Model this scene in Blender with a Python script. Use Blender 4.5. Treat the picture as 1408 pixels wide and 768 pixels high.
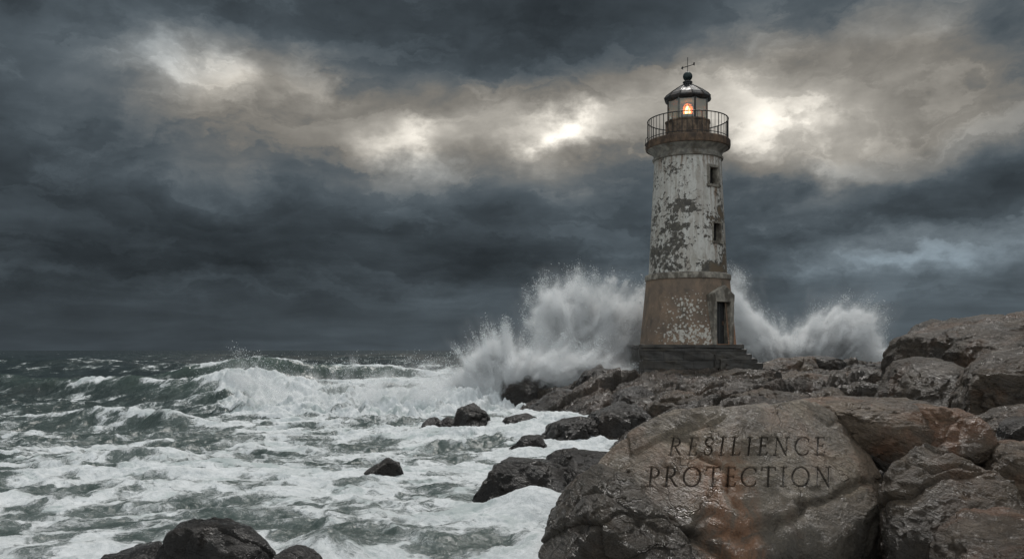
import bpy, math, random
import numpy as np
from math import radians as RAD, pi as PI, sin, cos

# ------------------------------------------------------------------ camera, light, exposure
scene = bpy.context.scene
for o in list(bpy.data.objects):
    bpy.data.objects.remove(o)
F, HX, HY, EYE = 1200.0, 704.0, 481.0, 3.0       # focal length in photo pixels, principal column, horizon row, eye height
cam = bpy.data.cameras.new('camera'); camo = bpy.data.objects.new('camera', cam)
scene.collection.objects.link(camo); scene.camera = camo
camo.location = (0, 0, EYE); camo.rotation_euler = (RAD(90), 0, 0)
cam.sensor_width = 36; cam.lens = 36 * F / 1408; cam.shift_y = (HY - 384) / 1408
cam.clip_start = 0.1; cam.clip_end = 20000
scene.view_settings.view_transform = 'Standard'; scene.view_settings.look = 'None'
scene.view_settings.exposure = 0.3; scene.view_settings.gamma = 1.0
scene.view_settings.use_curve_mapping = False
scene.cycles.volume_bounces = 6
scene.cycles.max_bounces = 10
scene.cycles.diffuse_bounces = 3
scene.cycles.volume_step_rate = 1.0
scene.cycles.sample_clamp_indirect = 5.0
SUN_EL, SUN_AZ = 58.0, 14.0                      # azimuth from +Y (view direction), positive to the right
sun = bpy.data.lights.new('sun', 'SUN'); suno = bpy.data.objects.new('sun', sun)
scene.collection.objects.link(suno)
sun.energy = 1.5; sun.angle = RAD(10); sun.color = (1.0, 0.965, 0.92)
sd = np.array([sin(RAD(SUN_AZ)) * cos(RAD(SUN_EL)), cos(RAD(SUN_AZ)) * cos(RAD(SUN_EL)), sin(RAD(SUN_EL))])
from mathutils import Vector, Matrix
suno.rotation_euler = Vector(sd).to_track_quat('Z', 'Y').to_euler()

def W(px, py, d):                                  # a photo pixel at distance d
    return ((px - HX) / F * d, d, EYE + (HY - py) / F * d)

# ------------------------------------------------------------------ node helper
class NT:
    def __init__(s, tree): s.t = tree; s.n = tree.nodes; s.l = tree.links
    def new(s, typ, **kw):
        nd = s.n.new(typ)
        for k, v in kw.items(): setattr(nd, k, v)
        return nd
    def put(s, sock, v):
        if isinstance(v, bpy.types.NodeSocket): s.l.new(v, sock)
        elif v is not None:
            if hasattr(sock, 'default_value'):
                try: sock.default_value = v
                except Exception: sock.default_value = (*v, 1.0) if len(v) == 3 else v
    def m(s, op, a, b=None, c=None, clamp=False):
        nd = s.new('ShaderNodeMath', operation=op); nd.use_clamp = clamp
        s.put(nd.inputs[0], a)
        if b is not None: s.put(nd.inputs[1], b)
        if c is not None: s.put(nd.inputs[2], c)
        return nd.outputs[0]
    def v(s, op, a, b=None, scale=None):
        nd = s.new('ShaderNodeVectorMath', operation=op)
        s.put(nd.inputs[0], a)
        if b is not None: s.put(nd.inputs[1], b)
        if scale is not None: s.put(nd.inputs['Scale'], scale)
        return nd.outputs['Value'] if op in ('DOT_PRODUCT', 'LENGTH') else nd.outputs[0]
    def xyz(s, v):
        nd = s.new('ShaderNodeSeparateXYZ'); s.put(nd.inputs[0], v); return nd.outputs
    def comb(s, x, y, z):
        nd = s.new('ShaderNodeCombineXYZ')
        for i, q in enumerate((x, y, z)): s.put(nd.inputs[i], q)
        return nd.outputs[0]
    def noise(s, vec, scale=1.0, detail=4.0, rough=0.55, dist=0.0, lac=2.0, color=False):
        nd = s.new('ShaderNodeTexNoise')
        s.put(nd.inputs['Vector'], vec); s.put(nd.inputs['Scale'], scale); s.put(nd.inputs['Detail'], detail)
        s.put(nd.inputs['Roughness'], rough); s.put(nd.inputs['Distortion'], dist); s.put(nd.inputs['Lacunarity'], lac)
        return nd.outputs['Color' if color else 'Fac']
    def voro(s, vec, scale=1.0, feature='F1', rand=1.0, out='Distance'):
        nd = s.new('ShaderNodeTexVoronoi', feature=feature)
        s.put(nd.inputs['Vector'], vec); s.put(nd.inputs['Scale'], scale); s.put(nd.inputs['Randomness'], rand)
        return nd.outputs[out]
    def ss(s, x, a, b, to0=0.0, to1=1.0):
        nd = s.new('ShaderNodeMapRange', interpolation_type='SMOOTHSTEP')
        for i, q in enumerate((x, a, b, to0, to1)): s.put(nd.inputs[i], q)
        return nd.outputs[0]
    def mix(s, f, a, b, blend='MIX'):
        nd = s.new('ShaderNodeMix', data_type='RGBA', blend_type=blend)
        s.put(nd.inputs[0], f); s.put(nd.inputs[6], a); s.put(nd.inputs[7], b)
        return nd.outputs[2]
    def attr(s, name, out='Fac'):
        nd = s.new('ShaderNodeAttribute'); nd.attribute_name = name; return nd.outputs[out]
    def bump(s, h, strength=1.0, dist=0.05, nrm=None):
        nd = s.new('ShaderNodeBump'); s.put(nd.inputs['Height'], h)
        nd.inputs['Strength'].default_value = strength; nd.inputs['Distance'].default_value = dist
        if nrm is not None: s.put(nd.inputs['Normal'], nrm)
        return nd.outputs[0]

def material(name):
    mt = bpy.data.materials.new(name); mt.use_nodes = True
    T = NT(mt.node_tree); T.n.clear()
    out = T.new('ShaderNodeOutputMaterial')
    bs = T.new('ShaderNodeBsdfPrincipled'); T.l.new(bs.outputs[0], out.inputs[0])
    return mt, T, bs, out

# ------------------------------------------------------------------ world: Nishita sky seen through a storm deck
world = bpy.data.worlds.new('World'); scene.world = world; world.use_nodes = True
T = NT(world.node_tree); T.n.clear()
wout = T.new('ShaderNodeOutputWorld')
sky = T.new('ShaderNodeTexSky', sky_type='NISHITA'); sky.sun_disc = False
sky.sun_elevation = RAD(SUN_EL); sky.sun_rotation = RAD(SUN_AZ)
d = T.v('NORMALIZE', T.new('ShaderNodeTexCoord').outputs['Generated'])
dx, dy, dz = T.xyz(d)
az = T.m('ARCTAN2', dx, dy)
el = T.m('ARCSINE', dz)
p0 = T.comb(az, el, 0.0)
def centred(vec, amp):                             # noise colour -> a signed offset
    return T.v('MULTIPLY', T.v('SUBTRACT', vec, (0.5, 0.5, 0.5)), (amp[0], amp[1], 0))
w1 = centred(T.noise(T.v('MULTIPLY', d, (4, 4, 7)), 1.0, 3, 0.5, color=True), (0.16, 0.10))
w2 = centred(T.noise(T.v('MULTIPLY', T.v('ADD', d, (3.1, 1.7, 5.2)), (15, 15, 24)), 1.0, 6, 0.6, color=True), (0.10, 0.08))
p = T.v('ADD', T.v('ADD', p0, w1), w2)
ps = T.v('ADD', p0, T.v('ADD', T.v('SCALE', w1, scale=0.35), T.v('SCALE', w2, scale=0.5)))
def gauss(px, py, sx, sy, soft=False, pw=1.0):
    a0 = math.atan((px - HX) / F); e0 = math.atan((HY - py) / F * cos(a0))
    q = T.v('MULTIPLY', T.v('SUBTRACT', ps if soft else p, (a0, e0, 0)), (F / sx, F / sy, 0))
    g = T.m('POWER', 2.718, T.m('MULTIPLY', T.v('DOT_PRODUCT', q, q), -0.5))
    return g
L = None
def addL(x, k):
    global L
    t_ = T.m('MULTIPLY', x, k)
    L = t_ if L is None else T.m('ADD', L, t_)
BL = [  # px, py, sx, sy, ln amplitude, soft
 (640, 175, 320, 56, 1.05, 1), (790, 172, 75, 24, 1.2, 0), (775, 172, 40, 14, 0.75, 0), (565, 198, 42, 17, 1.2, 0),
 (655, 145, 45, 25, 0.45, 0), (300, 88, 80, 36, 0.95, 0), (250, 70, 25, 18, 0.5, 0), (335, 95, 22, 18, .6, 0), (435, 105, 20, 22, 0.7, 0), (1062, 150, 34, 30, 0.75, 0), (1090, 60, 90, 45, 0.35, 0), (200, 60, 120, 40, 0.35, 0), (940, 150, 40, 18, 0.3, 0),
 (1010, 92, 60, 45, 0.7, 0), (1080, 100, 90, 60, 0.3, 0), (1250, 150, 220, 75, 0.85, 1), (1255, 28, 55, 28, 0.9, 0), (1300, 190, 70, 24, 0.35, 0),
 (300, 245, 60, 26, 0.75, 0), (640, 45, 330, 42, -0.35, 1), (820, 65, 120, 40, -0.35, 1), (40, 330, 260, 110, -0.55, 1),
 (250, 360, 420, 36, -0.35, 1), (620, 300, 330, 34, -0.12, 1), (1250, 342, 130, 13, 0.95, 0), (1090, 285, 70, 16, 0.4, 0),
 (1180, 215, 80, 14, 0.45, 0), (110, 110, 130, 60, 0.2, 1), (900, 270, 200, 34, 0.2, 0), (1230, 255, 190, 28, -0.35, 0),
 (1290, 60, 170, 40, -0.15, 1), (880, 210, 60, 30, -0.3, 0), (660, 390, 220, 12, 0.22, 0), (180, 385, 150, 8, 0.3, 0), (100, 30, 200, 30, -0.1, 1), (1350, 420, 200, 40, 0.15, 1),
 (900, 440, 900, 30, 0.10, 1)]
for b in BL: addL(gauss(*b[:4], soft=bool(b[5])), b[4])
# brokenness of the deck at several scales, flattened towards the horizon as a real deck is
deck = T.v('DIVIDE', T.comb(dx, dy, 0.0), T.comb(T.m('ADD', T.m('ABSOLUTE', dz), 0.13), T.m('ADD', T.m('ABSOLUTE', dz), 0.13), 1.0))
n1 = T.noise(T.v('ADD', deck, w1), 1.25, 9, 0.56, 0.35)
n2 = T.noise(T.v('MULTIPLY', d, (5.5, 5.5, 10)), 1.0, 9, 0.55, 0.5)
n3 = T.noise(T.v('MULTIPLY', d, (20, 20, 30)), 1.0, 6, 0.55, 0.3)
low = T.ss(dz, 0.0, 0.12, 0.45, 1.0)
addL(T.m('MULTIPLY', T.m('SUBTRACT', n1, 0.5), low), 1.9); addL(T.m('MULTIPLY', T.m('SUBTRACT', n2, 0.5), low), 1.6); addL(T.m('MULTIPLY', T.m('SUBTRACT', n3, 0.5), low), 0.55)
n4 = T.noise(T.v('ADD', T.v('MULTIPLY', p, (5.5, 15, 1)), (4.2, 1.1, 0)), 1.0, 7, 0.58, 0.4)
addL(T.m('MULTIPLY', T.ss(n4, 0.50, 0.60), T.ss(dz, 0.02, 0.09)), 0.30); addL(T.m('MULTIPLY', T.ss(n4, 0.46, 0.36), T.ss(dz, 0.02, 0.1)), -0.22)
# bright, thinner overcast overhead and behind the camera
over = T.ss(dz, 0.42, 0.8); behind = T.ss(dy, 0.2, -0.45)
addL(T.m('MAXIMUM', T.m('MULTIPLY', over, 0.8), behind), 2.26)
lum = T.m('MULTIPLY', T.m('POWER', 2.718, L), 0.059)
lum = T.m('MINIMUM', lum, 3.5)
warm = T.m('ADD', T.m('ADD', gauss(700, 165, 330, 60, True), gauss(1200, 130, 260, 90, True)), T.m('ADD', T.m('MULTIPLY', gauss(350, 200, 160, 50, True), 0.5), T.m('MULTIPLY', gauss(320, 90, 90, 45, True), 0.45)), clamp=True)
warm = T.m('MULTIPLY', warm, T.ss(lum, 0.05, 0.16))
col = T.mix(warm, (0.79, 1.0, 1.16), (1.06, 1.0, 0.89))
col = T.mix(T.m('MAXIMUM', over, behind), col, (0.94, 1.0, 1.035))
ccol = T.v('SCALE', col, scale=lum)
bg1 = T.new('ShaderNodeBackground'); T.put(bg1.inputs[0], sky.outputs[0]); bg1.inputs[1].default_value = 0.1
bg2 = T.new('ShaderNodeBackground'); T.put(bg2.inputs[0], ccol); bg2.inputs[1].default_value = 1.0
mxs = T.new('ShaderNodeMixShader'); mxs.inputs[0].default_value = 0.997
T.l.new(bg1.outputs[0], mxs.inputs[1]); T.l.new(bg2.outputs[0], mxs.inputs[2]); T.l.new(mxs.outputs[0], wout.inputs[0])

# ------------------------------------------------------------------ numpy noise
def _tab(seed):
    r = np.random.RandomState(seed); perm = r.permutation(256)
    g = r.normal(size=(256, 3)); g /= np.linalg.norm(g, axis=1)[:, None]
    return np.concatenate([perm, perm]).astype(np.int32), g.astype(np.float32)
TABS = [_tab(s) for s in range(8)]
def perlin(P, seed=0):
    perm, G = TABS[seed % 8]; off = np.float32((seed // 8) * 17.31 + seed * 3.17)
    out = np.empty(len(P), np.float32)
    nd = P.shape[1]
    for a in range(0, len(P), 400000):
        p = P[a:a + 400000].astype(np.float32) + off
        i = np.floor(p).astype(np.int32); f = p - i; i &= 255
        u = f * f * f * (f * (f * 6 - 15) + 10)
        if nd == 3:
            def c(dx, dy, dz):
                h = perm[perm[perm[(i[:, 0] + dx) & 255] + ((i[:, 1] + dy) & 255)] + ((i[:, 2] + dz) & 255)]
                g = G[h]; return g[:, 0] * (f[:, 0] - dx) + g[:, 1] * (f[:, 1] - dy) + g[:, 2] * (f[:, 2] - dz)
            x0 = c(0, 0, 0) * (1 - u[:, 0]) + c(1, 0, 0) * u[:, 0]; x1 = c(0, 1, 0) * (1 - u[:, 0]) + c(1, 1, 0) * u[:, 0]
            y0 = x0 * (1 - u[:, 1]) + x1 * u[:, 1]
            x0 = c(0, 0, 1) * (1 - u[:, 0]) + c(1, 0, 1) * u[:, 0]; x1 = c(0, 1, 1) * (1 - u[:, 0]) + c(1, 1, 1) * u[:, 0]
            y1 = x0 * (1 - u[:, 1]) + x1 * u[:, 1]
            out[a:a + 400000] = y0 * (1 - u[:, 2]) + y1 * u[:, 2]
        else:
            def c(dx, dy):
                h = perm[perm[(i[:, 0] + dx) & 255] + ((i[:, 1] + dy) & 255)]
                g = G[h]; return g[:, 0] * (f[:, 0] - dx) + g[:, 1] * (f[:, 1] - dy)
            x0 = c(0, 0) * (1 - u[:, 0]) + c(1, 0) * u[:, 0]; x1 = c(0, 1) * (1 - u[:, 0]) + c(1, 1) * u[:, 0]
            out[a:a + 400000] = (x0 * (1 - u[:, 1]) + x1 * u[:, 1]) * 1.4
    return out * 1.5
def fbm(P, octs=4, seed=0, gain=0.5, lac=2.03, mode=None):
    a, s, tot = 1.0, 0.0, 0.0; P = np.asarray(P, np.float32)
    for k in range(octs):
        n = perlin(P, seed + k)
        if mode == 'ridge': n = 1 - np.abs(n) * 2
        elif mode == 'billow': n = np.abs(n) * 2 - 0.5
        s = s + a * n; tot += a; a *= gain; P = P * np.float32(lac)
    return s / tot
def hash2(i, j, s, k):
    h = (i.astype(np.int64) * 73856093) ^ (j.astype(np.int64) * 19349663) ^ (int(s) * 83492791) ^ (int(k) * 2654435761)
    h = (h ^ (h >> 13)) * 1274126177; h = h ^ (h >> 16)
    return ((h & 0xFFFFFF) / float(0x1000000)).astype(np.float32)
def worley(P, seed=0):
    """F1, F2 and a per-cell random triple; 2-D or 3-D points."""
    P = np.asarray(P, np.float32); n, nd = P.shape
    I = np.floor(P).astype(np.int64); f1 = np.full(n, 9.0, np.float32); f2 = f1.copy()
    c1 = np.zeros((n, 3), np.float32); ctr = np.zeros((n, nd), np.float32)
    rng3 = (-1, 0, 1)
    for a in rng3:
        for b in rng3:
            for c in (rng3 if nd == 3 else (0,)):
                ci, cj = I[:, 0] + a, I[:, 1] + b
                ck = (I[:, 2] + c) * 9176 if nd == 3 else 0
                q = [ci + hash2(ci + ck, cj, seed, 1), cj + hash2(ci + ck, cj, seed, 2)]
                if nd == 3: q.append(I[:, 2] + c + hash2(ci + ck, cj, seed, 3))
                q = np.stack(q, 1).astype(np.float32)
                dd = np.sqrt(((P - q) ** 2).sum(1))
                near = dd < f1
                f2 = np.where(near, f1, np.minimum(f2, dd)); f1 = np.where(near, dd, f1)
                r = np.stack([hash2(ci + ck, cj, seed, 5), hash2(ci + ck, cj, seed, 6), hash2(ci + ck, cj, seed, 7)], 1)
                c1[near] = r[near]; ctr[near] = q[near]
    return f1, f2, c1, ctr
def sst(x, a, b):
    t = np.clip((x - a) / (b - a), 0, 1); return t * t * (3 - 2 * t)

# ------------------------------------------------------------------ object helpers
COL = scene.collection
def mesh_np(name, V, Fc, mat=None, parent=None, smooth=True, attrs=None):
    me = bpy.data.meshes.new(name)
    V = np.asarray(V, np.float32); Fc = np.asarray(Fc, np.int32); k = Fc.shape[1]
    me.vertices.add(len(V)); me.vertices.foreach_set('co', V.ravel())
    me.loops.add(Fc.size); me.loops.foreach_set('vertex_index', Fc.ravel())
    me.polygons.add(len(Fc)); me.polygons.foreach_set('loop_start', np.arange(0, Fc.size, k, dtype=np.int32))
    me.update(calc_edges=True)
    if smooth: me.polygons.foreach_set('use_smooth', np.ones(len(Fc), bool))
    for an, av in (attrs or {}).items():
        at = me.attributes.new(an, 'FLOAT', 'POINT'); at.data.foreach_set('value', np.asarray(av, np.float32))
    ob = bpy.data.objects.new(name, me); COL.objects.link(ob)
    if mat: me.materials.append(mat)
    if parent: ob.parent = parent
    return ob
def pym(name, V, Fs, mat, parent=None, smooth=False):
    me = bpy.data.meshes.new(name); me.from_pydata([tuple(map(float, v)) for v in V], [], Fs); me.update()
    if smooth: me.polygons.foreach_set('use_smooth', np.ones(len(Fs), bool))
    ob = bpy.data.objects.new(name, me); COL.objects.link(ob); me.materials.append(mat)
    if parent: ob.parent = parent
    return ob
def tag(o, label=None, cat=None, group=None, kind=None):
    for k, v in (('label', label), ('category', cat), ('group', group), ('kind', kind)):
        if v: o[k] = v
    return o

# ------------------------------------------------------------------ materials
def rock_material(name, tone, rust, rustamt=0.5, gloss=0.32, stain=None, tex=1.0, carved=False, dark=0.4):
    mt, T, bs, out = material(name)
    oi = T.new('ShaderNodeObjectInfo')
    g = T.v('ADD', T.new('ShaderNodeNewGeometry').outputs['Position'], T.v('SCALE', T.comb(oi.outputs['Random'], oi.outputs['Random'], 0.3), scale=13.0))
    g = T.v('SCALE', g, scale=tex)
    P = T.v('ADD', g, T.v('SCALE', T.v('SUBTRACT', T.noise(g, 0.8, 3, color=True), (0.5, 0.5, 0.5)), scale=0.9))
    big = T.noise(P, 0.75, 5, 0.55)
    med = T.noise(P, 3.4, 7, 0.62)
    fine = T.noise(g, 26, 6, 0.7)
    strat = T.noise(T.v('MULTIPLY', P, (1.2, 1.2, 6.0)), 2.2, 6, 0.6)
    c = T.mix(T.ss(big, 0.35, 0.65), tuple(x * dark for x in tone), tone)
    c = T.mix(T.m('MULTIPLY', T.ss(T.noise(T.v('ADD', P, (7, 3, 1)), 0.9, 5, 0.6), 0.47, 0.66), rustamt), c, rust)
    c = T.mix(T.ss(med, 0.56, 0.32, 0, 0.65), c, tuple(x * 0.35 for x in tone))
    c = T.mix(T.ss(strat, 0.5, 0.7, 0, 0.25), c, tuple(min(1, x * 1.7) for x in tone))
    c = T.mix(T.ss(fine, 0.54, 0.75, 0, 0.42), c, tuple(min(1, x * k_) for x, k_ in zip(tone, (2.1, 2.05, 1.9))))
    c = T.mix(T.ss(fine, 0.48, 0.30, 0, 0.6), c, tuple(x * 0.25 for x in tone))
    # wet dark splash zone near the water
    z = T.xyz(T.new('ShaderNodeNewGeometry').outputs['Position'])[2]
    wetz = T.ss(T.m('ADD', z, T.m('MULTIPLY', T.m('SUBTRACT', big, 0.5), -1.6)), 1.5, 0.35)
    c = T.mix(T.m('MULTIPLY', wetz, 0.55), c, (0.012, 0.011, 0.011))
    if stain:
        x, y, zz = T.xyz(T.new('ShaderNodeNewGeometry').outputs['Position'])
        xx = T.m('ADD', x, T.m('MULTIPLY', T.m('SUBTRACT', med, 0.5), 0.5))
        s1 = T.m('MULTIPLY', T.ss(T.m('ABSOLUTE', T.m('SUBTRACT', xx, stain[0])), stain[1], stain[1] * 0.35), T.ss(zz, stain[3], stain[2]))
        s1 = T.m('MULTIPLY', s1, T.ss(T.noise(T.v('MULTIPLY', P, (3, 3, 0.8)), 2.4, 6, 0.65), 0.36, 0.56, 0.15, 0.9))
        c = T.mix(T.m('MULTIPLY', s1, 0.85), c, (0.30, 0.15, 0.08))
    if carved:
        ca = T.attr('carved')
        c = T.mix(T.m('MULTIPLY', T.ss(ca, 0.1, 0.75), 0.58), c, (0.012, 0.010, 0.009))  # groove shade of the letters deepened in the colour
    T.put(bs.inputs['Base Color'], c)
    rg = T.ss(T.noise(P, 2.0, 5, 0.6), 0.35, 0.65, gloss, gloss + 0.33)
    rg = T.m('SUBTRACT', rg, T.m('MULTIPLY', wetz, 0.14))
    T.put(bs.inputs['Roughness'], rg)
    bs.inputs['Specular IOR Level'].default_value = 0.36
    T.put(bs.inputs['Coat Weight'], T.ss(T.noise(T.v('ADD', P, (3, 8, 2)), 1.1, 5, 0.6), 0.45, 0.64, 0.02, 0.6))
    if carved:                                       # a film of water still draining across the right shoulder
        wx, wy, wz = T.xyz(T.new('ShaderNodeNewGeometry').outputs['Position'])
        q_ = T.v('SUBTRACT', T.comb(wx, 0.0, wz), (4.0, 0, 1.95))
        al = T.m('ADD', T.m('MULTIPLY', T.xyz(q_)[0], 0.92), T.m('MULTIPLY', T.xyz(q_)[2], -0.38)); ac = T.m('ADD', T.m('MULTIPLY', T.xyz(q_)[0], 0.38), T.m('MULTIPLY', T.xyz(q_)[2], 0.92))
        film = T.m('MULTIPLY', T.ss(T.m('ABSOLUTE', al), 1.2, 0.4), T.ss(T.m('ABSOLUTE', T.m('ADD', ac, T.m('MULTIPLY', T.m('SUBTRACT', med, 0.5), 0.3))), 0.32, 0.1))
        T.put(bs.inputs['Coat Weight'], T.m('ADD', T.ss(T.noise(T.v('ADD', P, (3, 8, 2)), 1.1, 5, 0.6), 0.42, 0.62, 0.05, 0.8), film, clamp=True))
        T.put(bs.inputs['Coat Roughness'], T.m('SUBTRACT', 0.36, T.m('MULTIPLY', film, 0.16)))
    bs.inputs['Coat Roughness'].default_value = 0.36
    bs.inputs['Coat IOR'].default_value = 1.4
    cr = T.voro(T.v('ADD', T.v('MULTIPLY', P, (1.0, 1.0, 1.7)), T.v('SCALE', T.noise(g, 3, 4, color=True), scale=0.5)), 1.1, 'DISTANCE_TO_EDGE')
    crk = T.m('MULTIPLY', T.m('MULTIPLY', T.ss(cr, 0.022, 0.0), T.ss(big, 0.5, 0.62)), -0.5)
    h = T.m('ADD', T.m('MULTIPLY', med, 1.1), T.m('ADD', T.m('MULTIPLY', strat, 0.6), T.m('MULTIPLY', fine, 0.42)))
    h = T.m('ADD', h, crk)
    gr = T.noise(g, 11, 5, 0.65)
    rotd = T.v('ADD', T.v('MULTIPLY', g, (1.0, 1.0, 1.0)), T.v('SCALE', T.comb(0.0, 0.0, T.xyz(g)[0]), scale=0.45))
    st2 = T.noise(T.v('MULTIPLY', rotd, (1.0, 1.0, 5.0)), 4.5, 6, 0.62, 0.4)
    h = T.m('ADD', h, T.m('ADD', T.m('MULTIPLY', gr, 0.5), T.m('MULTIPLY', st2, 0.55)))
    nb = T.bump(h, 1.0, 0.105 / tex)
    T.put(bs.inputs['Normal'], nb); T.put(bs.inputs['Coat Normal'], nb)
    return mt
M = {}
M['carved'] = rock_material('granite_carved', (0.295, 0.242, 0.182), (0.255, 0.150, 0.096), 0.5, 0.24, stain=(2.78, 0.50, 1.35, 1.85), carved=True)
M['bouldergrey'] = rock_material('granite_grey_wet', (0.100, 0.080, 0.058), (0.110, 0.066, 0.040), 0.55, 0.22)
M['hump'] = rock_material('granite_brown_dark', (0.105, 0.082, 0.060), (0.125, 0.070, 0.040), 0.65, 0.28)
M['rockwarm'] = rock_material('granite_warm', (0.190, 0.142, 0.100), (0.205, 0.100, 0.055), 0.75, 0.28)
M['rockgrey'] = rock_material('granite_grey', (0.122, 0.092, 0.064), (0.135, 0.074, 0.041), 0.65, 0.22)
M['rockdark'] = rock_material('basalt_wet', (0.042, 0.035, 0.028), (0.052, 0.035, 0.022), 0.5, 0.25)
M['shore'] = rock_material('shore_rock', (0.082, 0.064, 0.047), (0.092, 0.054, 0.034), 0.6, 0.24, tex=0.8)

def simple(name, color, rough=0.6, metal=0.0, var=0.35, scale=8.0, bump=0.01, second=None, amt=0.5):
    mt, T, bs, out = material(name)
    tc = T.new('ShaderNodeTexCoord').outputs['Object']
    n = T.noise(tc, scale, 6, 0.6)
    c = T.mix(T.ss(n, 0.35, 0.68), tuple(x * (1 - var) for x in color), tuple(min(1, x * (1 + var)) for x in color))
    if second: c = T.mix(T.m('MULTIPLY', T.ss(T.noise(T.v('MULTIPLY', tc, (1, 1, 0.45)), scale * 0.45, 7, 0.65), 0.47, 0.6), amt), c, second)
    T.put(bs.inputs['Base Color'], c); bs.inputs['Metallic'].default_value = metal
    T.put(bs.inputs['Roughness'], T.ss(n, 0.3, 0.7, rough - 0.1, rough + 0.15))
    T.put(bs.inputs['Normal'], T.bump(n, 0.8, bump))
    return mt
M['darkmetal'] = simple('dark_iron', (0.022, 0.023, 0.024), 0.45, 0.3, second=(0.05, 0.028, 0.016), amt=0.35)
M['roofmetal'] = simple('roof_metal', (0.045, 0.044, 0.043), 0.42, 0.4, second=(0.085, 0.06, 0.045), amt=0.5)
M['verdigris'] = simple('verdigris', (0.018, 0.034, 0.034), 0.45, 0.3)
M['rustiron'] = simple('rust_iron', (0.120, 0.078, 0.050), 0.75, 0.0, var=0.5, scale=3.0, second=(0.03, 0.02, 0.014), amt=0.85)
M['plinth'] = simple('plinth_stone', (0.040, 0.037, 0.032), 0.6, var=0.45, scale=2.5, bump=0.03, second=(0.075, 0.066, 0.05), amt=0.5)
def plinth_material():
    mt, T, bs, out = material('plinth_masonry')
    tc = T.new('ShaderNodeTexCoord').outputs['Object']; x, y, z = T.xyz(tc)
    n = T.noise(tc, 2.2, 7, 0.62); wv = T.m('MULTIPLY', T.m('SUBTRACT', T.noise(tc, 1.5, 3), 0.5), 0.08)
    br = T.new('ShaderNodeTexBrick'); T.put(br.inputs['Vector'], T.comb(T.m('ADD', T.m('ADD', x, y), wv), T.m('ADD', z, wv), 0.0))
    for k, v in (('Scale', 1.0), ('Mortar Size', 0.012), ('Mortar Smooth', 0.4), ('Brick Width', 0.95), ('Row Height', 0.42)): br.inputs[k].default_value = v
    br.inputs['Color1'].default_value = (0.055, 0.048, 0.040, 1); br.inputs['Color2'].default_value = (0.036, 0.033, 0.029, 1); br.inputs['Mortar'].default_value = (0.014, 0.012, 0.011, 1)
    c = T.mix(T.ss(n, 0.45, 0.7, 0, 0.7), br.outputs[0], (0.085, 0.074, 0.058)); c = T.mix(T.ss(n, 0.48, 0.3, 0, 0.7), c, (0.015, 0.016, 0.012))
    T.put(bs.inputs['Base Color'], c); bs.inputs['Roughness'].default_value = 0.5
    T.put(bs.inputs['Normal'], T.bump(T.m('SUBTRACT', T.m('MULTIPLY', n, 0.8), br.outputs['Fac']), 0.9, 0.04))
    return mt
M['plinth'] = plinth_material()
M['drum'] = simple('drum_planks', (0.17, 0.12, 0.082), 0.75, var=0.5, scale=4.5, second=(0.045, 0.030, 0.020), amt=0.9)
M['doorwood'] = simple('door_wood', (0.035, 0.036, 0.036), 0.6, scale=5)
M['palepaint'] = simple('pale_ceiling_paint', (0.22, 0.26, 0.27), 0.7, var=0.1)
M['darkroom'] = simple('dark_inside', (0.012, 0.011, 0.010), 0.9)
M['mullion'] = simple('mullion_paint', (0.14, 0.145, 0.135), 0.5, second=(0.05, 0.035, 0.025), amt=0.6)
def trim_material(name, paint, bare, lo, hi, sc=2.2):
    """paint flaking off plaster: patches with crisp torn edges, stains under them"""
    mt, T, bs, out = material(name)
    tc = T.new('ShaderNodeTexCoord').outputs['Object']
    x, y, z = T.xyz(tc)
    wv = T.v('SCALE', T.v('SUBTRACT', T.noise(tc, 2.2, 4, 0.6, color=True), (0.5, 0.5, 0.5)), scale=0.55)
    P = T.v('ADD', tc, wv)
    a = T.noise(P, sc * 0.42, 4, 0.6); b = T.noise(P, sc * 3.1, 9, 0.68)
    k = T.m('ADD', T.m('MULTIPLY', a, 0.45), T.m('MULTIPLY', b, 0.55))
    return mt, T, bs, tc, (x, y, z), P, a, b, k
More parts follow.
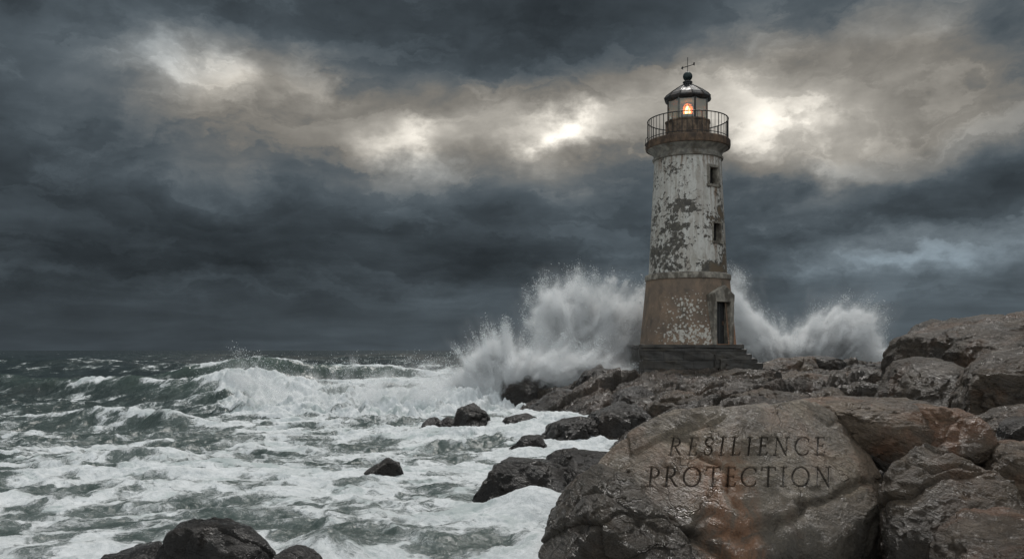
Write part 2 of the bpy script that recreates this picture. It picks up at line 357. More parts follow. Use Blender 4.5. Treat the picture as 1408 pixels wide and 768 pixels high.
def tower_paint():
    mt, T, bs, tc, (x, y, z), P, a, b, k = trim_material('tower_paint', None, None, 0, 0, 1.9)
    wv_ = T.v('SUBTRACT', P, tc)
    # weather side: the right and the far left shed more paint
    side = T.m('ADD', T.ss(x, 0.7, 1.7, 0, 0.065), T.ss(x, -0.75, -1.6, 0, 0.05))
    k = T.m('ADD', k, side)
    # three torn openings in the paint, where the photo has them
    for (bx, bz, sx, sz, am) in ((-0.33, 10.15, 0.34, 0.42, 0.17), (0.62, 6.95, 0.42, 0.30, 0.19), (-1.0, 7.6, 0.42, 1.0, 0.10), (0.0, 9.0, 0.9, 0.14, 0.08), (-0.95, 9.6, 0.32, .8, 0.06), (-0.3, 8.3, 0.3, 0.3, .06), (1.2, 8.9, .3, 1.4, .07)):
        q = T.v('MULTIPLY', T.v('SUBTRACT', T.comb(x, 0.0, z), (bx, 0, bz)), (1 / sx, 0, 1 / sz))
        g = T.m('MULTIPLY', T.m('POWER', 2.718, T.m('MULTIPLY', T.v('DOT_PRODUCT', q, q), -0.6)), am)
        k = T.m('ADD', k, T.m('MULTIPLY', g, T.ss(y, 0.3, -0.3)))
    bare = T.ss(k, 0.588, 0.595)
    edge = T.m('MULTIPLY', T.ss(k, 0.568, 0.59), T.ss(k, 0.622, 0.595))
    grime = T.noise(T.v('MULTIPLY', P, (1, 1, 0.16)), 3.2, 7, 0.65)
    wht = T.mix(T.ss(grime, 0.40, 0.70, 0, 0.9), (0.60, 0.585, 0.54), (0.33, 0.30, 0.25))
    wht = T.mix(T.ss(x, 0.9, 1.9, 0, 0.45), wht, (0.19, 0.16, 0.125))
    wht = T.mix(T.ss(T.noise(P, 9, 6, 0.7), 0.55, 0.72, 0, 0.55), wht, (0.13, 0.115, 0.09))
    rs = T.noise(T.v('MULTIPLY', T.v('ADD', tc, T.v('SCALE', wv_, scale=0.3)), (5.5, 5.5, 0.35)), 1.0, 6, 0.62)
    src = T.m('ADD', T.ss(z, 11.0, 12.7, 0, 0.8), T.m('MULTIPLY', T.ss(T.m('ABSOLUTE', T.m('SUBTRACT', x, 1.05)), 0.55, 0.1), T.m('ADD', T.m('MULTIPLY', T.ss(z, 9.4, 11.0), T.ss(z, 11.3, 11.1)), T.m('MULTIPLY', T.ss(z, 6.6, 8.2), T.ss(z, 8.4, 8.3)))), clamp=True)
    wht = T.mix(T.m('MULTIPLY', T.ss(rs, 0.46, 0.60), T.m('MAXIMUM', src, 0.28)), wht, (0.17, 0.098, 0.052))
    pl = T.mix(T.ss(T.noise(P, 4.5, 6, 0.6), 0.35, 0.65), (0.062, 0.058, 0.050), (0.125, 0.112, 0.09))
    pl = T.mix(T.m('MULTIPLY', T.ss(a, 0.5, 0.62), T.ss(x, 0.2, 1.0)), pl, (0.13, 0.095, 0.06))
    c = T.mix(bare, wht, pl)
    c = T.mix(T.m('MULTIPLY', edge, 0.55), c, (0.055, 0.048, 0.038))
    T.put(bs.inputs['Base Color'], c); bs.inputs['Roughness'].default_value = 0.72
    h = T.m('SUBTRACT', T.m('MULTIPLY', b, 0.3), bare)
    T.put(bs.inputs['Normal'], T.bump(h, 0.9, 0.025))
    return mt
def base_paint():
    mt, T, bs, tc, (x, y, z), P, a, b, k = trim_material('base_plaster', None, None, 0, 0, 2.6)
    br = T.mix(T.ss(a, 0.35, 0.65), (0.175, 0.130, 0.096), (0.255, 0.178, 0.122))
    br = T.mix(T.m('MULTIPLY', T.ss(x, 0.2, 1.3), T.ss(z, 5.3, 3.3)), br, (0.34, 0.175, 0.095))
    grime = T.noise(T.v('MULTIPLY', P, (1, 1, 0.3)), 2.2, 7, 0.65)
    br = T.mix(T.ss(grime, 0.45, 0.72, 0, 0.8), br, (0.07, 0.064, 0.052))
    # flakes of white left in two swarms
    fl = T.voro(T.v('ADD', tc, T.v('SCALE', T.v('SUBTRACT', T.noise(tc, 7, 3, color=True), (0.5, 0.5, 0.5)), scale=0.10)), 6.5, 'F1')
    sw = 0.0
    for (bx, bz, sx, sz, am) in ((-0.55, 5.15, 0.75, 0.42, 1.0), (0.1, 3.75, 0.9, 0.42, 1.0), (-1.0, 3.7, 0.8, 0.5, 0.8), (0.9, 3.6, .6, .3, .8), (-.4, 4.5, 1.4, 1.2, .35)):
        q = T.v('MULTIPLY', T.v('SUBTRACT', T.comb(x, 0.0, z), (bx, 0, bz)), (1 / sx, 0, 1 / sz))
        g = T.m('MULTIPLY', T.m('POWER', 2.718, T.m('MULTIPLY', T.v('DOT_PRODUCT', q, q), -0.7)), am)
        sw = T.m('ADD', sw, g)
    thr = T.m('MULTIPLY', T.m('MULTIPLY', sw, T.ss(b, 0.36, 0.56)), 0.52)
    flm = T.ss(T.m('SUBTRACT', thr, fl), -0.02, 0.03)
    c = T.mix(flm, br, (0.56, 0.53, 0.47))
    T.put(bs.inputs['Base Color'], c); bs.inputs['Roughness'].default_value = 0.75
    T.put(bs.inputs['Normal'], T.bump(T.m('ADD', T.m('MULTIPLY', b, 0.6), T.m('MULTIPLY', flm, 0.5)), 0.9, 0.02))
    return mt
M['tower'] = tower_paint(); M['base'] = base_paint()
M['trim'] = simple('old_white_trim', (0.26, 0.235, 0.195), 0.7, var=0.4, scale=4, second=(0.075, 0.062, 0.046), amt=0.85)
M['cornice'] = simple('cornice_paint', (0.23, 0.215, 0.185), 0.7, var=0.4, scale=3, second=(0.10, 0.075, 0.05), amt=0.7)
mt, T, bs, out = material('lantern_glass')
tr = T.new('ShaderNodeBsdfTransparent'); tr.inputs[0].default_value = (0.93, 0.97, 0.95, 1)
gl = T.new('ShaderNodeBsdfGlossy'); gl.inputs[1].default_value = 0.08; gl.inputs[0].default_value = (0.9, 0.95, 0.92, 1)
df = T.new('ShaderNodeBsdfDiffuse'); df.inputs[0].default_value = (0.66, 0.72, 0.68, 1)
mx = T.new('ShaderNodeMixShader'); fr = T.new('ShaderNodeFresnel'); fr.inputs[0].default_value = 1.5
T.l.new(fr.outputs[0], mx.inputs[0]); T.l.new(tr.outputs[0], mx.inputs[1]); T.l.new(gl.outputs[0], mx.inputs[2])
mx2 = T.new('ShaderNodeMixShader'); mx2.inputs[0].default_value = 0.36
T.l.new(mx.outputs[0], mx2.inputs[1]); T.l.new(df.outputs[0], mx2.inputs[2]); T.l.new(mx2.outputs[0], out.inputs[0]); T.n.remove(bs)
M['glass'] = mt
def emis(name, c, s):
    mt, T, bs, out = material(name); bs.inputs['Base Color'].default_value = (*c, 1)
    bs.inputs['Emission Color'].default_value = (*c, 1); bs.inputs['Emission Strength'].default_value = s
    return mt
M['flame'] = emis('lamp_flame', (1.0, 0.66, 0.28), 9.0)
M['lampglow'] = emis('lamp_burner_glow', (1.0, 0.24, 0.05), 1.3)
_t = NT(M['lampglow'].node_tree); _o = [n for n in _t.n if n.type == 'OUTPUT_MATERIAL'][0]; _b = [n for n in _t.n if n.type == 'BSDF_PRINCIPLED'][0]
_m = _t.new('ShaderNodeMixShader'); _m.inputs[0].default_value = 0.45; _tr = _t.new('ShaderNodeBsdfTransparent'); _t.l.new(_tr.outputs[0], _m.inputs[1]); _t.l.new(_b.outputs[0], _m.inputs[2]); _t.l.new(_m.outputs[0], _o.inputs[0])
mt, T, bs, out = material('foam_white')
bs.inputs['Base Color'].default_value = (0.72, 0.76, 0.77, 1); bs.inputs['Roughness'].default_value = 0.7
M['drop'] = mt

def water_material():
    mt, T, bs, out = material('sea_water')
    pos = T.new('ShaderNodeNewGeometry').outputs['Position']
    x, y, z = T.xyz(pos)
    Fm = T.attr('foam'); hgt = T.attr('crest'); dist = T.v('LENGTH', T.comb(x, y, 0.0))
    P2 = T.comb(x, y, T.m('MULTIPLY', z, 0.6))
    wv = T.v('SCALE', T.v('SUBTRACT', T.noise(P2, 0.55, 4, 0.6, color=True), (0.5, 0.5, 0.5)), scale=2.2)
    wv2 = T.v('SCALE', T.v('SUBTRACT', T.noise(P2, 2.4, 4, 0.6, color=True), (0.5, 0.5, 0.5)), scale=0.7)
    Pw = T.v('ADD', T.v('ADD', P2, wv), wv2)
    A = T.noise(Pw, 0.33, 5, 0.55)                                   # patches of foam
    S = T.noise(T.v('MULTIPLY', Pw, (0.75, 0.95, 1)), 1.15, 9, 0.62)   # torn sheets
    V1 = T.voro(T.v('MULTIPLY', Pw, (0.8, 1.0, 1)), 1.0, 'DISTANCE_TO_EDGE')   # lace
    V2 = T.voro(Pw, 4.2, 'DISTANCE_TO_EDGE')
    lace = T.m('ADD', T.ss(V1, 0.16, 0.0, 0, 0.12), T.ss(V2, 0.14, 0.0, 0, 0.06))
    k = T.m('ADD', T.m('ADD', T.m('MULTIPLY', T.m('SUBTRACT', A, 0.5), 1.7), T.m('MULTIPLY', T.m('SUBTRACT', S, 0.5), 1.25)), lace)
    v = T.m('ADD', T.m('MULTIPLY', Fm, 0.62), T.m('SUBTRACT', k, 0.52))
    fm = T.ss(v, -0.07, 0.15); thin = T.ss(v, -0.24, 0.04)
    fine = T.m('ADD', T.m('MULTIPLY', T.noise(Pw, 7.0, 7, 0.72), 0.5), T.m('MULTIPLY', T.noise(Pw, 2.2, 7, 0.66), 0.5))
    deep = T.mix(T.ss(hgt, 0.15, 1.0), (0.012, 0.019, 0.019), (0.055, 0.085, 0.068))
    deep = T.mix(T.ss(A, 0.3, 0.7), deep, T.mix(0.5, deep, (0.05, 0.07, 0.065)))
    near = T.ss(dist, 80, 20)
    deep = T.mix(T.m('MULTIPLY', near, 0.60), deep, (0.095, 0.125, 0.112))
    c = T.mix(T.m('MULTIPLY', thin, 0.5), deep, (0.24, 0.27, 0.26))
    fc = T.mix(T.ss(fine, 0.34, 0.62), (0.50, 0.53, 0.53), (0.75, 0.77, 0.775))
    fc = T.mix(T.ss(T.noise(T.v('MULTIPLY', Pw, (0.7, 1.3, 1)), 0.9, 6, 0.6), 0.50, 0.34, 0, 0.7), fc, (0.36, 0.42, 0.41))
    c = T.mix(fm, c, fc)
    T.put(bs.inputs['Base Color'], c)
    T.put(bs.inputs['Roughness'], T.m('ADD', T.m('MULTIPLY', fm, 0.5), 0.16))
    bs.inputs['IOR'].default_value = 1.333
    rip = T.noise(T.v('MULTIPLY', T.v('ADD', P2, T.v('SCALE', wv2, scale=0.5)), (0.8, 1.3, 1)), 2.6, 8, 0.62)
    h = T.m('ADD', T.m('MULTIPLY', rip, 0.9), T.m('MULTIPLY', T.m('MULTIPLY', fm, fine), 0.55))
    h = T.m('ADD', h, T.m('MULTIPLY', fm, 0.25))
    T.put(bs.inputs['Normal'], T.bump(h, 0.85, 0.085))
    return mt
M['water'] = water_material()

# ------------------------------------------------------------------ sea
def shore_edge(y):
    return np.interp(y, [-30, 5, 11, 14, 18, 21, 25, 29, 33, 37, 41, 45, 49, 54, 60, 66, 80, 200],
                        [3.5, 2.9, 2.3, 2.6, 2.9, 2.4, 1.7, 1.9, 1.3, 0.4, -0.4, 0.5, 3.0, 6.5, 13, 25, 60, 400])
COLLARS = [(W(p_, 600, d_)[0], d_, r_) for p_, d_, r_ in ((272, 11.9, 0.95), (165, 11.9, .5), (405, 11.6, .4), (523, 19, .42), (730, 16.2, 1.45), (597, 30.5, .4), (616, 31, .35), (650, 30, 1.0), (708, 29.5, .8), (795, 25, 1.1), (862, 25.5, 1.2), (722, 23.5, .45), (714, 41.5, 1.3), (765, 36, 1.5), (770, 11.0, 1.2))]
def build_sea():
    rows = np.concatenate([np.linspace(0.6, 9, 50)[:-1], np.exp(np.arange(math.log(9), math.log(88), 0.0021)), np.exp(np.linspace(math.log(88.3), math.log(420), 300)), np.exp(np.linspace(math.log(430), math.log(9000), 60))])
    azs = np.concatenate([np.linspace(-180, -36, 60)[:-1], np.linspace(-36, 12, 860)[:-1], np.linspace(12, 36, 170)[:-1], np.linspace(36, 180, 60)])
    R_, A_ = np.meshgrid(rows, np.radians(azs), indexing='ij')
    X = (R_ * np.sin(A_)).ravel(); Y = (R_ * np.cos(A_)).ravel(); R = R_.ravel()
    nr, nc = len(rows), len(azs)
    rng = np.random.RandomState(5)
    Z = np.zeros_like(X); DX = np.zeros_like(X); DY = np.zeros_like(X)
    # wind sea: many directional trains, amplitude by length; short ones dropped far off
    for k in range(34):
        lam = 1.6 * (1.145 ** k) * rng.uniform(0.92, 1.08)
        if lam > 60: lam = rng.uniform(14, 40)
        th = RAD(rng.normal(-100, 24)); kk = 2 * PI / lam
        amp = 0.0125 * lam ** 0.82 * rng.uniform(0.6, 1.2)
        ph = kk * (X * cos(th) + Y * sin(th)) + rng.uniform(0, 6.28)
        att = sst(R, lam * 140, lam * 60) if False else np.clip(1 - (R / (lam * 160)) ** 2, 0, 1)
        Z += amp * att * np.cos(ph); s_ = amp * 0.85 * att * np.sin(ph)
        DX -= cos(th) * s_; DY -= sin(th) * s_
    px = HX + F * X / np.maximum(Y, 1e-3)
    inview = (Y > 1)
    damp = sst(R, 8, 60) * 0.55 + 0.45
    Z *= damp * 0.85
    P2 = np.stack([X, Y], 1).astype(np.float32)
    warp = np.stack([fbm(P2 * 0.12, 3, 11), fbm(P2 * 0.12, 3, 15)], 1)
    # swell ridges that stand up in the middle distance
    crest = np.zeros_like(X)
    def ridge(pts, back, front, foamw=0.0):
        """pts: (px, distance, crest height); a wave ridge through them"""
        pts = sorted(pts); a = np.array([p[0] for p in pts]); dd = np.interp(px, a, [p[1] for p in pts]); hh = np.interp(px, a, [p[2] for p in pts])
        hh = hh * sst(px, a[0] - 130, a[0] + 30) * sst(px, a[-1] + 130, a[-1] - 30)
        s = dd + warp[:, 0] * 2.2 - Y
        prof = np.where(s < 0, np.exp(-(s / back) ** 2), np.exp(-np.abs(s / front) ** 1.6))
        return hh * prof * inview, s, hh
    w1, s1, h1 = ridge([(250, 47, 1.2), (310, 46, 1.95), (380, 45, 1.7), (500, 44, 1.5), (640, 43, 1.5), (760, 44, 1.3)], 4.0, 3.2)
    w2, s2, h2 = ridge([(240, 76, 2.0), (330, 75, 3.0), (370, 74, 3.0), (430, 75, 2.7), (520, 75, 2.6), (640, 74, 2.1), (760, 72, 1.7)], 6.0, 3.0)
    w3, s3, h3 = ridge([(-60, 60, 0.7), (60, 56, 1.0), (150, 53, 1.3), (250, 52, 1.4), (320, 50, 0.9)], 3.5, 2.2)
    w4, s4, h4 = ridge([(60, 105, 1.5), (140, 108, 2.1), (200, 108, 1.6)], 5, 4)
    w5, s5, h5 = ridge([(-100, 38, 0.5), (100, 36, 0.5), (220, 33, 0.75), (300, 32, 0.3)], 2.0, 1.4)
    w6, s6, h6 = ridge([(100, 21.5, 0.15), (200, 21, 0.45), (260, 21, 0.35), (330, 22, .1)], 1.2, 0.8)
    w7, s7, h7 = ridge([(-100, 150, 1.0), (60, 150, 1.4), (420, 160, 1.3), (700, 150, 1.2)], 8, 5)
    Z += w1 + w2 + w3 + w4 + w5 + w6 + w7
    # level: water is piled up towards the shore
    Z += 0.20 * sst(R, 30, 11)
    sh = shore_edge(Y) - X                                  # metres seaward of the rocks
    Z += 0.35 * sst(sh, 4.0, 0.0) * (Y > 15) * (Y < 60) * sst(R, 15, 19)
    # foam amount
    collar = np.zeros_like(X)
    for (cx, cy, cr) in COLLARS:
        dd = np.hypot(X - cx, (Y - cy) * 0.9) - cr
        collar = np.maximum(collar, sst(dd, 0.9, 0.05))
    Z += collar * 0.05
    left = sst(px, 420, 150)
    f = np.interp(R, [0, 14, 24, 32, 38, 46, 60, 75, 95, 140, 400], [0.88, 0.86, 0.84, 0.79, 0.71, 0.60, 0.50, 0.34, 0.16, 0.06, 0.02])
    f = f - left * 0.10 * sst(R, 24, 40) * sst(R, 140, 70) - sst(px, 160, 0) * 0.10 * sst(R, 16, 30)
    f += 0.28 * sst(px, 420, 560) * sst(R, 36, 44) * sst(R, 100, 80)
    bore = sst(s1, -1.0, 0.6) * sst(s1, 8.0, 5.0) * sst(px, 285, 330) * sst(px, 900, 700) * inview    # the broken front of the roller
    f += bore * 0.9
    f += 0.55 * sst(np.abs(s1 + 0.3), 1.6, 0.3) * sst(h1, 0.8, 1.5)
    f += 0.60 * sst(np.abs(s2 + 0.4), 1.3, 0.3) * sst(h2, 1.2, 2.0)
    f += 0.45 * sst(np.abs(s3), 1.2, 0.2) * sst(h3, 0.6, 1.2) + 0.30 * sst(np.abs(s4 + .5), 1.2, 0.2) * sst(h4, 0.8, 1.6)
    f += 0.25 * sst(np.abs(s5), 1.0, 0.2) + 0.1 * sst(np.abs(s7), 2, 0.2) * sst(px, 500, 300)
    f += 0.35 * sst(sh, 3.0, 0.5) * (Y > 14) * (Y < 62)
    f -= 0.55 * sst(s2, 0.8, 1.8) * sst(s2, 6.5, 3.5) * sst(h2, 1.5, 2.4) * sst(px, 640, 560)   # dark hollow face of the far wave
    wc = sst(Z - (w1 + w2 + w3), 0.45, 0.9) * 0.3 * sst(R, 400, 60); f += wc
    chop = fbm(np.stack([X * 0.55, Y * 0.8], 1) + warp, 3, 21)
    f += chop * 0.34
    # turbulence in the white water
    turb = np.clip(f - 0.45, 0, 0.6) / 0.6
    near = R < 130
    q = P2[near]; wn = warp[near]
    b1 = fbm(np.stack([q[:, 0] * 0.6, q[:, 1] * 0.75], 1) + wn * 0.8, 4, 31, 0.45, mode='billow')
    b2 = fbm(np.stack([q[:, 0] * 2.4, q[:, 1] * 2.9], 1) + wn * 2.0, 4, 41, 0.55, mode='billow')
    rd = fbm(np.stack([q[:, 0] * 0.45, q[:, 1] * 0.8], 1) + wn * 1.5, 5, 51, 0.5, mode='ridge')
    T1 = np.zeros_like(X); T1[near] = b1; T2 = np.zeros_like(X); T2[near] = b2; T3 = np.zeros_like(X); T3[near] = rd
    fade = sst(R, 130, 60)
    Z += fade * (T1 * (0.07 + 0.06 * turb) + T2 * (0.012 + 0.02 * turb) + (T3 - 0.35) * 0.22 * (0.3 + 0.7 * sst(R, 12, 34)))
    T4 = np.zeros_like(X); T4[near] = fbm(np.stack([q[:, 0] * 1.25, q[:, 1] * 1.35], 1) + wn * 1.2, 5, 71, 0.58)
    Z += bore * fade * (T1 * 0.30 + T4 * 0.42 + T2 * 0.05 + 0.10)
    f += (T3 - 0.4) * 0.16 * fade
    f += collar * 0.4
    # low domes where water pours over sunken rocks
    for (cx, cy, sx, sy, hh) in ((W(450, 745, 12.6)[0], 12.4, 0.55, 0.5, 0.26), (W(225, 720, 13.4)[0], 13.6, 0.8, 0.6, 0.12), (W(700, 700, 14)[0] + .6, 14.6, 0.7, 0.6, 0.25)):
        g = np.exp(-((X - cx) / sx) ** 2 - ((Y - cy) / sy) ** 2); Z += g * hh; f -= g * 0.18
    for (cx, cy, sx, sy, hh) in ((0.25, 15.1, 0.55, 0.55, 0.34), (0.95, 10.0, 0.33, 0.35, 0.42), (0.45, 10.6, 0.4, 0.6, 0.22), (0.35, 12.2, .35, .8, .25)):      # slop against the big boulders
        g = np.exp(-((X - cx) / sx) ** 2 - ((Y - cy) / sy) ** 2); Z += g * hh * 0.8; f += g * 0.5
    crest = np.clip(w1 * 0.35 + w2 * 0.25 + w3 * .3 + np.clip(Z, 0, 1) * 0.25, 0, 1) * inview
    crest += 0.5 * sst(np.abs(px - 470), 70, 20) * sst(s1, -0.3, 0.3) * sst(s1, 1.6, 0.8)
    f -= 0.6 * sst(np.abs(px - 468), 60, 15) * sst(s1, -0.4, 0.1) * sst(s1, 1.7, 1.1)
    Z -= 0.35 * sst(R, 6, 2)
    V = np.stack([X + DX * damp * inview, Y + DY * damp * inview, Z], 1)
    i = np.arange(nr - 1)[:, None] * nc + np.arange(nc - 1)[None, :]
    i = i.ravel()
    Fc = np.stack([i, i + 1, i + nc + 1, i + nc], 1)[:, ::-1]
    o = mesh_np('sea', V, Fc, M['water'], attrs={'foam': np.clip(f, 0, 1.4), 'crest': crest})
    tag(o, 'storm sea with breaking waves and sheets of white foam', None, None, 'structure')
build_sea()

# ------------------------------------------------------------------ rocky shore (terrain)
def shore_height(X, Y):
    s = X - shore_edge(Y) - fbm(np.stack([X, Y], 1) * 0.3, 3, 3) * 1.4
    back = 62 - Y
    z = -1.1 + 1.70 * sst(s, -1.5, 1.6) + 1.15 * sst(s, 1.0, 5.0)
    z = np.minimum(z, -1.2 + 3.3 * sst(back + fbm(np.stack([X, Y], 1) * 0.2, 2, 9) * 3, -3, 7))
    z -= 0.9 * sst(Y, 17, 13)
    z += 0.25 * np.exp(-((X - 9) / 5) ** 2 - ((Y - 42) / 5) ** 2)
    return z
def facets(X, Y, sc, tilt, step, seed, ax=1.0):
    w = np.stack([fbm(np.stack([X, Y], 1) / sc * 0.8, 3, seed), fbm(np.stack([X, Y], 1) / sc * 0.8, 3, seed + 4)], 1) * 0.55
    f1, f2, c, ctr = worley(np.stack([X / sc / ax, Y / sc], 1) + w, seed)
    rel = (np.stack([X / sc / ax, Y / sc], 1) + w - ctr)
    h = (c[:, 0] - 0.5) * step + (rel[:, 0] * (c[:, 1] - 0.5) + rel[:, 1] * (c[:, 2] - 0.62)) * tilt
    return h, f2 - f1
def full_shore(X, Y):
    z = shore_height(X, Y)
    h1, e1 = facets(X, Y, 2.4, 0.95, 0.6, 2, 2.0)
    h2, e2 = facets(X, Y, 1.0, 0.5, 0.22, 7, 1.9)
    z = z + h1 + h2 - 0.35 * np.exp(-(e1 / 0.05) ** 2) - 0.14 * np.exp(-(e2 / 0.07) ** 2)
    h3, e3 = facets(X, Y, 0.42, 0.16, 0.05, 5, 1.2)
    z = z + h3 - 0.05 * np.exp(-(e3 / 0.1) ** 2)
    # a level seat for the lighthouse
    k = np.exp(-(((X - LX) / 3.6) ** 4 + ((Y - LY) / 3.4) ** 4)); z = z * (1 - k) + 1.95 * k
    return z
LX, LY = (945.5 - HX) / F * 44.0, 44.0
def build_shore():
    rows = np.concatenate([np.linspace(2, 15, 50)[:-1], np.exp(np.linspace(math.log(15), math.log(74), 760)), np.linspace(76, 120, 30)])
    azs = np.concatenate([np.linspace(-9, 33, 760)[:-1], np.linspace(33, 125, 90)])
    R_, A_ = np.meshgrid(rows, np.radians(azs), indexing='ij')
    X = (R_ * np.sin(A_)).ravel(); Y = (R_ * np.cos(A_)).ravel()
    Z = full_shore(X, Y)
    P3 = np.stack([X, Y, Z], 1)
    Z = Z + fbm(P3 * 1.3, 5, 60, 0.55) * 0.11 + fbm(np.stack([X * 1.3, Y * 2.4], 1), 5, 64, 0.5, mode='ridge') * 0.07
    nr, nc = len(rows), len(azs)
    i = (np.arange(nr - 1)[:, None] * nc + np.arange(nc - 1)[None, :]).ravel()
    o = mesh_np('rocky_shore', np.stack([X, Y, Z], 1), np.stack([i, i + 1, i + nc + 1, i + nc], 1)[:, ::-1], M['shore'])
    tag(o, 'broken dark rock shore under the lighthouse', None, None, 'structure')
build_shore()

# ------------------------------------------------------------------ rocks
_ico = {}
def ico(sub):
    if sub not in _ico:
        import bmesh
        bm = bmesh.new(); bmesh.ops.create_icosphere(bm, subdivisions=sub, radius=1.0)
        V = np.array([v.co[:] for v in bm.verts], np.float32); Fc = np.array([[v.index for v in f.verts] for f in bm.faces], np.int32)
        bm.free(); _ico[sub] = (V, Fc)
    return _ico[sub]
def rough_rock(P, c, size, seed, cuts=9, cutk=0.9, amp=0.06, crack=0.03, strat=0.02, fixed=(), chip=1.0, **kw_):
    """facet, weather and crack a base shape P (N,3) around centre c"""
    rng = np.random.RandomState(seed); ang = kw_.get('ang', 0)
    N = P - c; Nn = N / np.maximum(np.linalg.norm(N, axis=1)[:, None], 1e-6)
    for k in range(cuts):
        m_ = rng.normal(size=3); m_[2] = abs(m_[2]) * 0.8; m_ /= np.linalg.norm(m_)
        t = (P - c) @ m_; o = np.percentile(t, rng.uniform(87 - 6 * ang, 97 - 3 * ang))
        w = (0.05 - 0.034 * ang) * size
        ex = t - o; sm = np.where(ex > -w, (np.clip(ex + w, 0, 2 * w) ** 2) / (4 * w) + np.clip(ex - w, 0, None), 0)
        P = P - m_[None, :] * (sm * cutk)[:, None]
    for (m_, o) in fixed:
        m_ = np.array(m_, float); m_ /= np.linalg.norm(m_); t = (P - c) @ m_; w = 0.022 * size; o = np.percentile(t, o)
        ex = t - o; sm = np.where(ex > -w, (np.clip(ex + w, 0, 2 * w) ** 2) / (4 * w) + np.clip(ex - w, 0, None), 0)
        P = P - m_[None, :] * (sm * 0.93)[:, None]
    Q = (P / size).astype(np.float32) + seed * 1.37
    wq = np.stack([fbm(Q * 1.7, 3, seed), fbm(Q * 1.7, 3, seed + 3), fbm(Q * 1.7, 3, seed + 5)], 1) * 0.35
    dsp = fbm(Q * 1.5, 3, seed + 1) * amp * size * 1.3 + fbm(Q * 5.0, 4, seed + 2, 0.5, mode='ridge') * amp * 0.33 * size
    f1, f2, cc, _ = worley((Q + wq) * np.array([1.6, 1.6, 2.2], np.float32), seed)
    e = f2 - f1; gm = sst(fbm(Q * 0.9, 2, seed + 7), -0.12, 0.15)
    dsp += (cc[:, 0] - 0.5) * crack * size * 1.6 * gm - gm * np.exp(-(e / 0.03) ** 2) * crack * size * 1.1 - gm * np.exp(-(e / 0.16) ** 2) * crack * size * 0.5
    f1, f2, cc, _ = worley((Q + wq * 0.6) * np.array([4.2, 4.2, 6.5], np.float32), seed + 9)
    e = f2 - f1; gm = sst(fbm(Q * 1.3 + 4, 2, seed + 8), -0.05, 0.2)
    dsp += (cc[:, 0] - 0.5) * crack * size * 0.45 * gm - gm * np.exp(-(e / 0.06) ** 2) * crack * size * 0.2
    for cs_, ca_, sd0 in ((7.0, 0.030, 20), (15.0, 0.013, 25)):             # conchoidal chips: small tilted planes
        qq = (Q + wq * 0.25) * np.array([cs_, cs_, cs_ * 1.5], np.float32)
        g1, g2, gc, gp = worley(qq, seed + sd0)
        rel = qq - gp; gm = sst(fbm(Q * 2.3 + sd0, 2, seed + 4), -0.25, 0.12)
        dsp += gm * ca_ * size * chip * ((rel * (gc - 0.5)).sum(1) * 1.3 + (gc[:, 0] - 0.5) * 0.5)
    dsp += fbm(np.stack([Q[:, 0] * 4, Q[:, 1] * 4, Q[:, 2] * 22], 1) + wq * 2, 3, seed + 6, mode='ridge') * strat * size * 0.5
    return P + Nn * dsp[:, None]
def outline_R(poly, c, n=720):
    poly = np.array(poly, float); th = np.linspace(-PI, PI, n, endpoint=False); R = np.zeros(n)
    for i in range(len(poly)):
        a, b = poly[i] - c, poly[(i + 1) % len(poly)] - c; e = b - a
        den = np.cos(th) * e[1] - np.sin(th) * e[0]; den = np.where(np.abs(den) < 1e-9, 1e-9, den)
        t = (a[0] * e[1] - a[1] * e[0]) / den; u = (a[0] * np.sin(th) - a[1] * np.cos(th)) / den
        ok = (u >= -1e-6) & (u <= 1 + 1e-6) & (t > 0); R = np.where(ok, np.maximum(R, t), R)
    k = np.exp(-(np.arange(-18, 19) / 6.0) ** 2); k /= k.sum()
    R = np.convolve(np.concatenate([R[-18:], R, R[:18]]), k, 'valid')
    return th, R
def outline_rock(name, px_pts, dist, depth, seed, mat, label, sub=6, flat=0.62, lean=0.0, centre=None, group=None, cat='rock', grow=0, rise_=0.0, **kw):
    """a rock whose widest section (at its distance) has the given outline; it has its own depth in front of and behind it"""
    poly = [((x - HX) / F * dist, EYE + (HY - y) / F * dist) for x, y in px_pts]
    pa = np.array(poly)
    if grow:
        cx_ = pa[:, 0].mean(); top_ = pa[:, 1].max(); pa = np.stack([cx_ + (pa[:, 0] - cx_) * grow, pa[:, 1] + (top_ - pa[:, 1].min()) * rise_], 1); poly = [tuple(q) for q in pa]
    c2 = np.array([(centre[0] - HX) / F * dist, EYE + (HY - centre[1]) / F * dist]) if centre else (pa.min(0) + pa.max(0)) / 2
    th, R = outline_R(poly, c2)
    D, Fc = ico(sub)
    s = np.sqrt(D[:, 0] ** 2 + D[:, 2] ** 2); an = np.arctan2(D[:, 2], D[:, 0])
    Rv = np.interp(an, np.append(th, PI), np.append(R, R[0])); Rm = R.mean()
    Rv = Rm + (Rv - Rm) * np.clip(s, 0, 1) ** 1.2
    sp = s ** flat
    cs = D[:, 0] / np.maximum(s, 1e-6); sn = D[:, 2] / np.maximum(s, 1e-6)
    dd = np.sign(D[:, 1]) * np.abs(D[:, 1]) ** 0.85
    P = np.stack([c2[0] + Rv * cs * sp, dist + dd * depth, c2[1] + Rv * sn * sp], 1)
    P[:, 1] += lean * (P[:, 2] - c2[1])
    c3 = np.array([c2[0], dist, c2[1]]); size = float((pa.max(0) - pa.min(0)).mean())
    P = rough_rock(P, c3, size, seed, **kw)
    base = P[:, 2].min(); org = np.array([c2[0], dist, base])
    o = mesh_np(name, P - org, Fc, mat); o.location = org
    tag(o, label, cat, group)
    return o
KW = dict(amp=0.045, crack=0.022, strat=0.015)
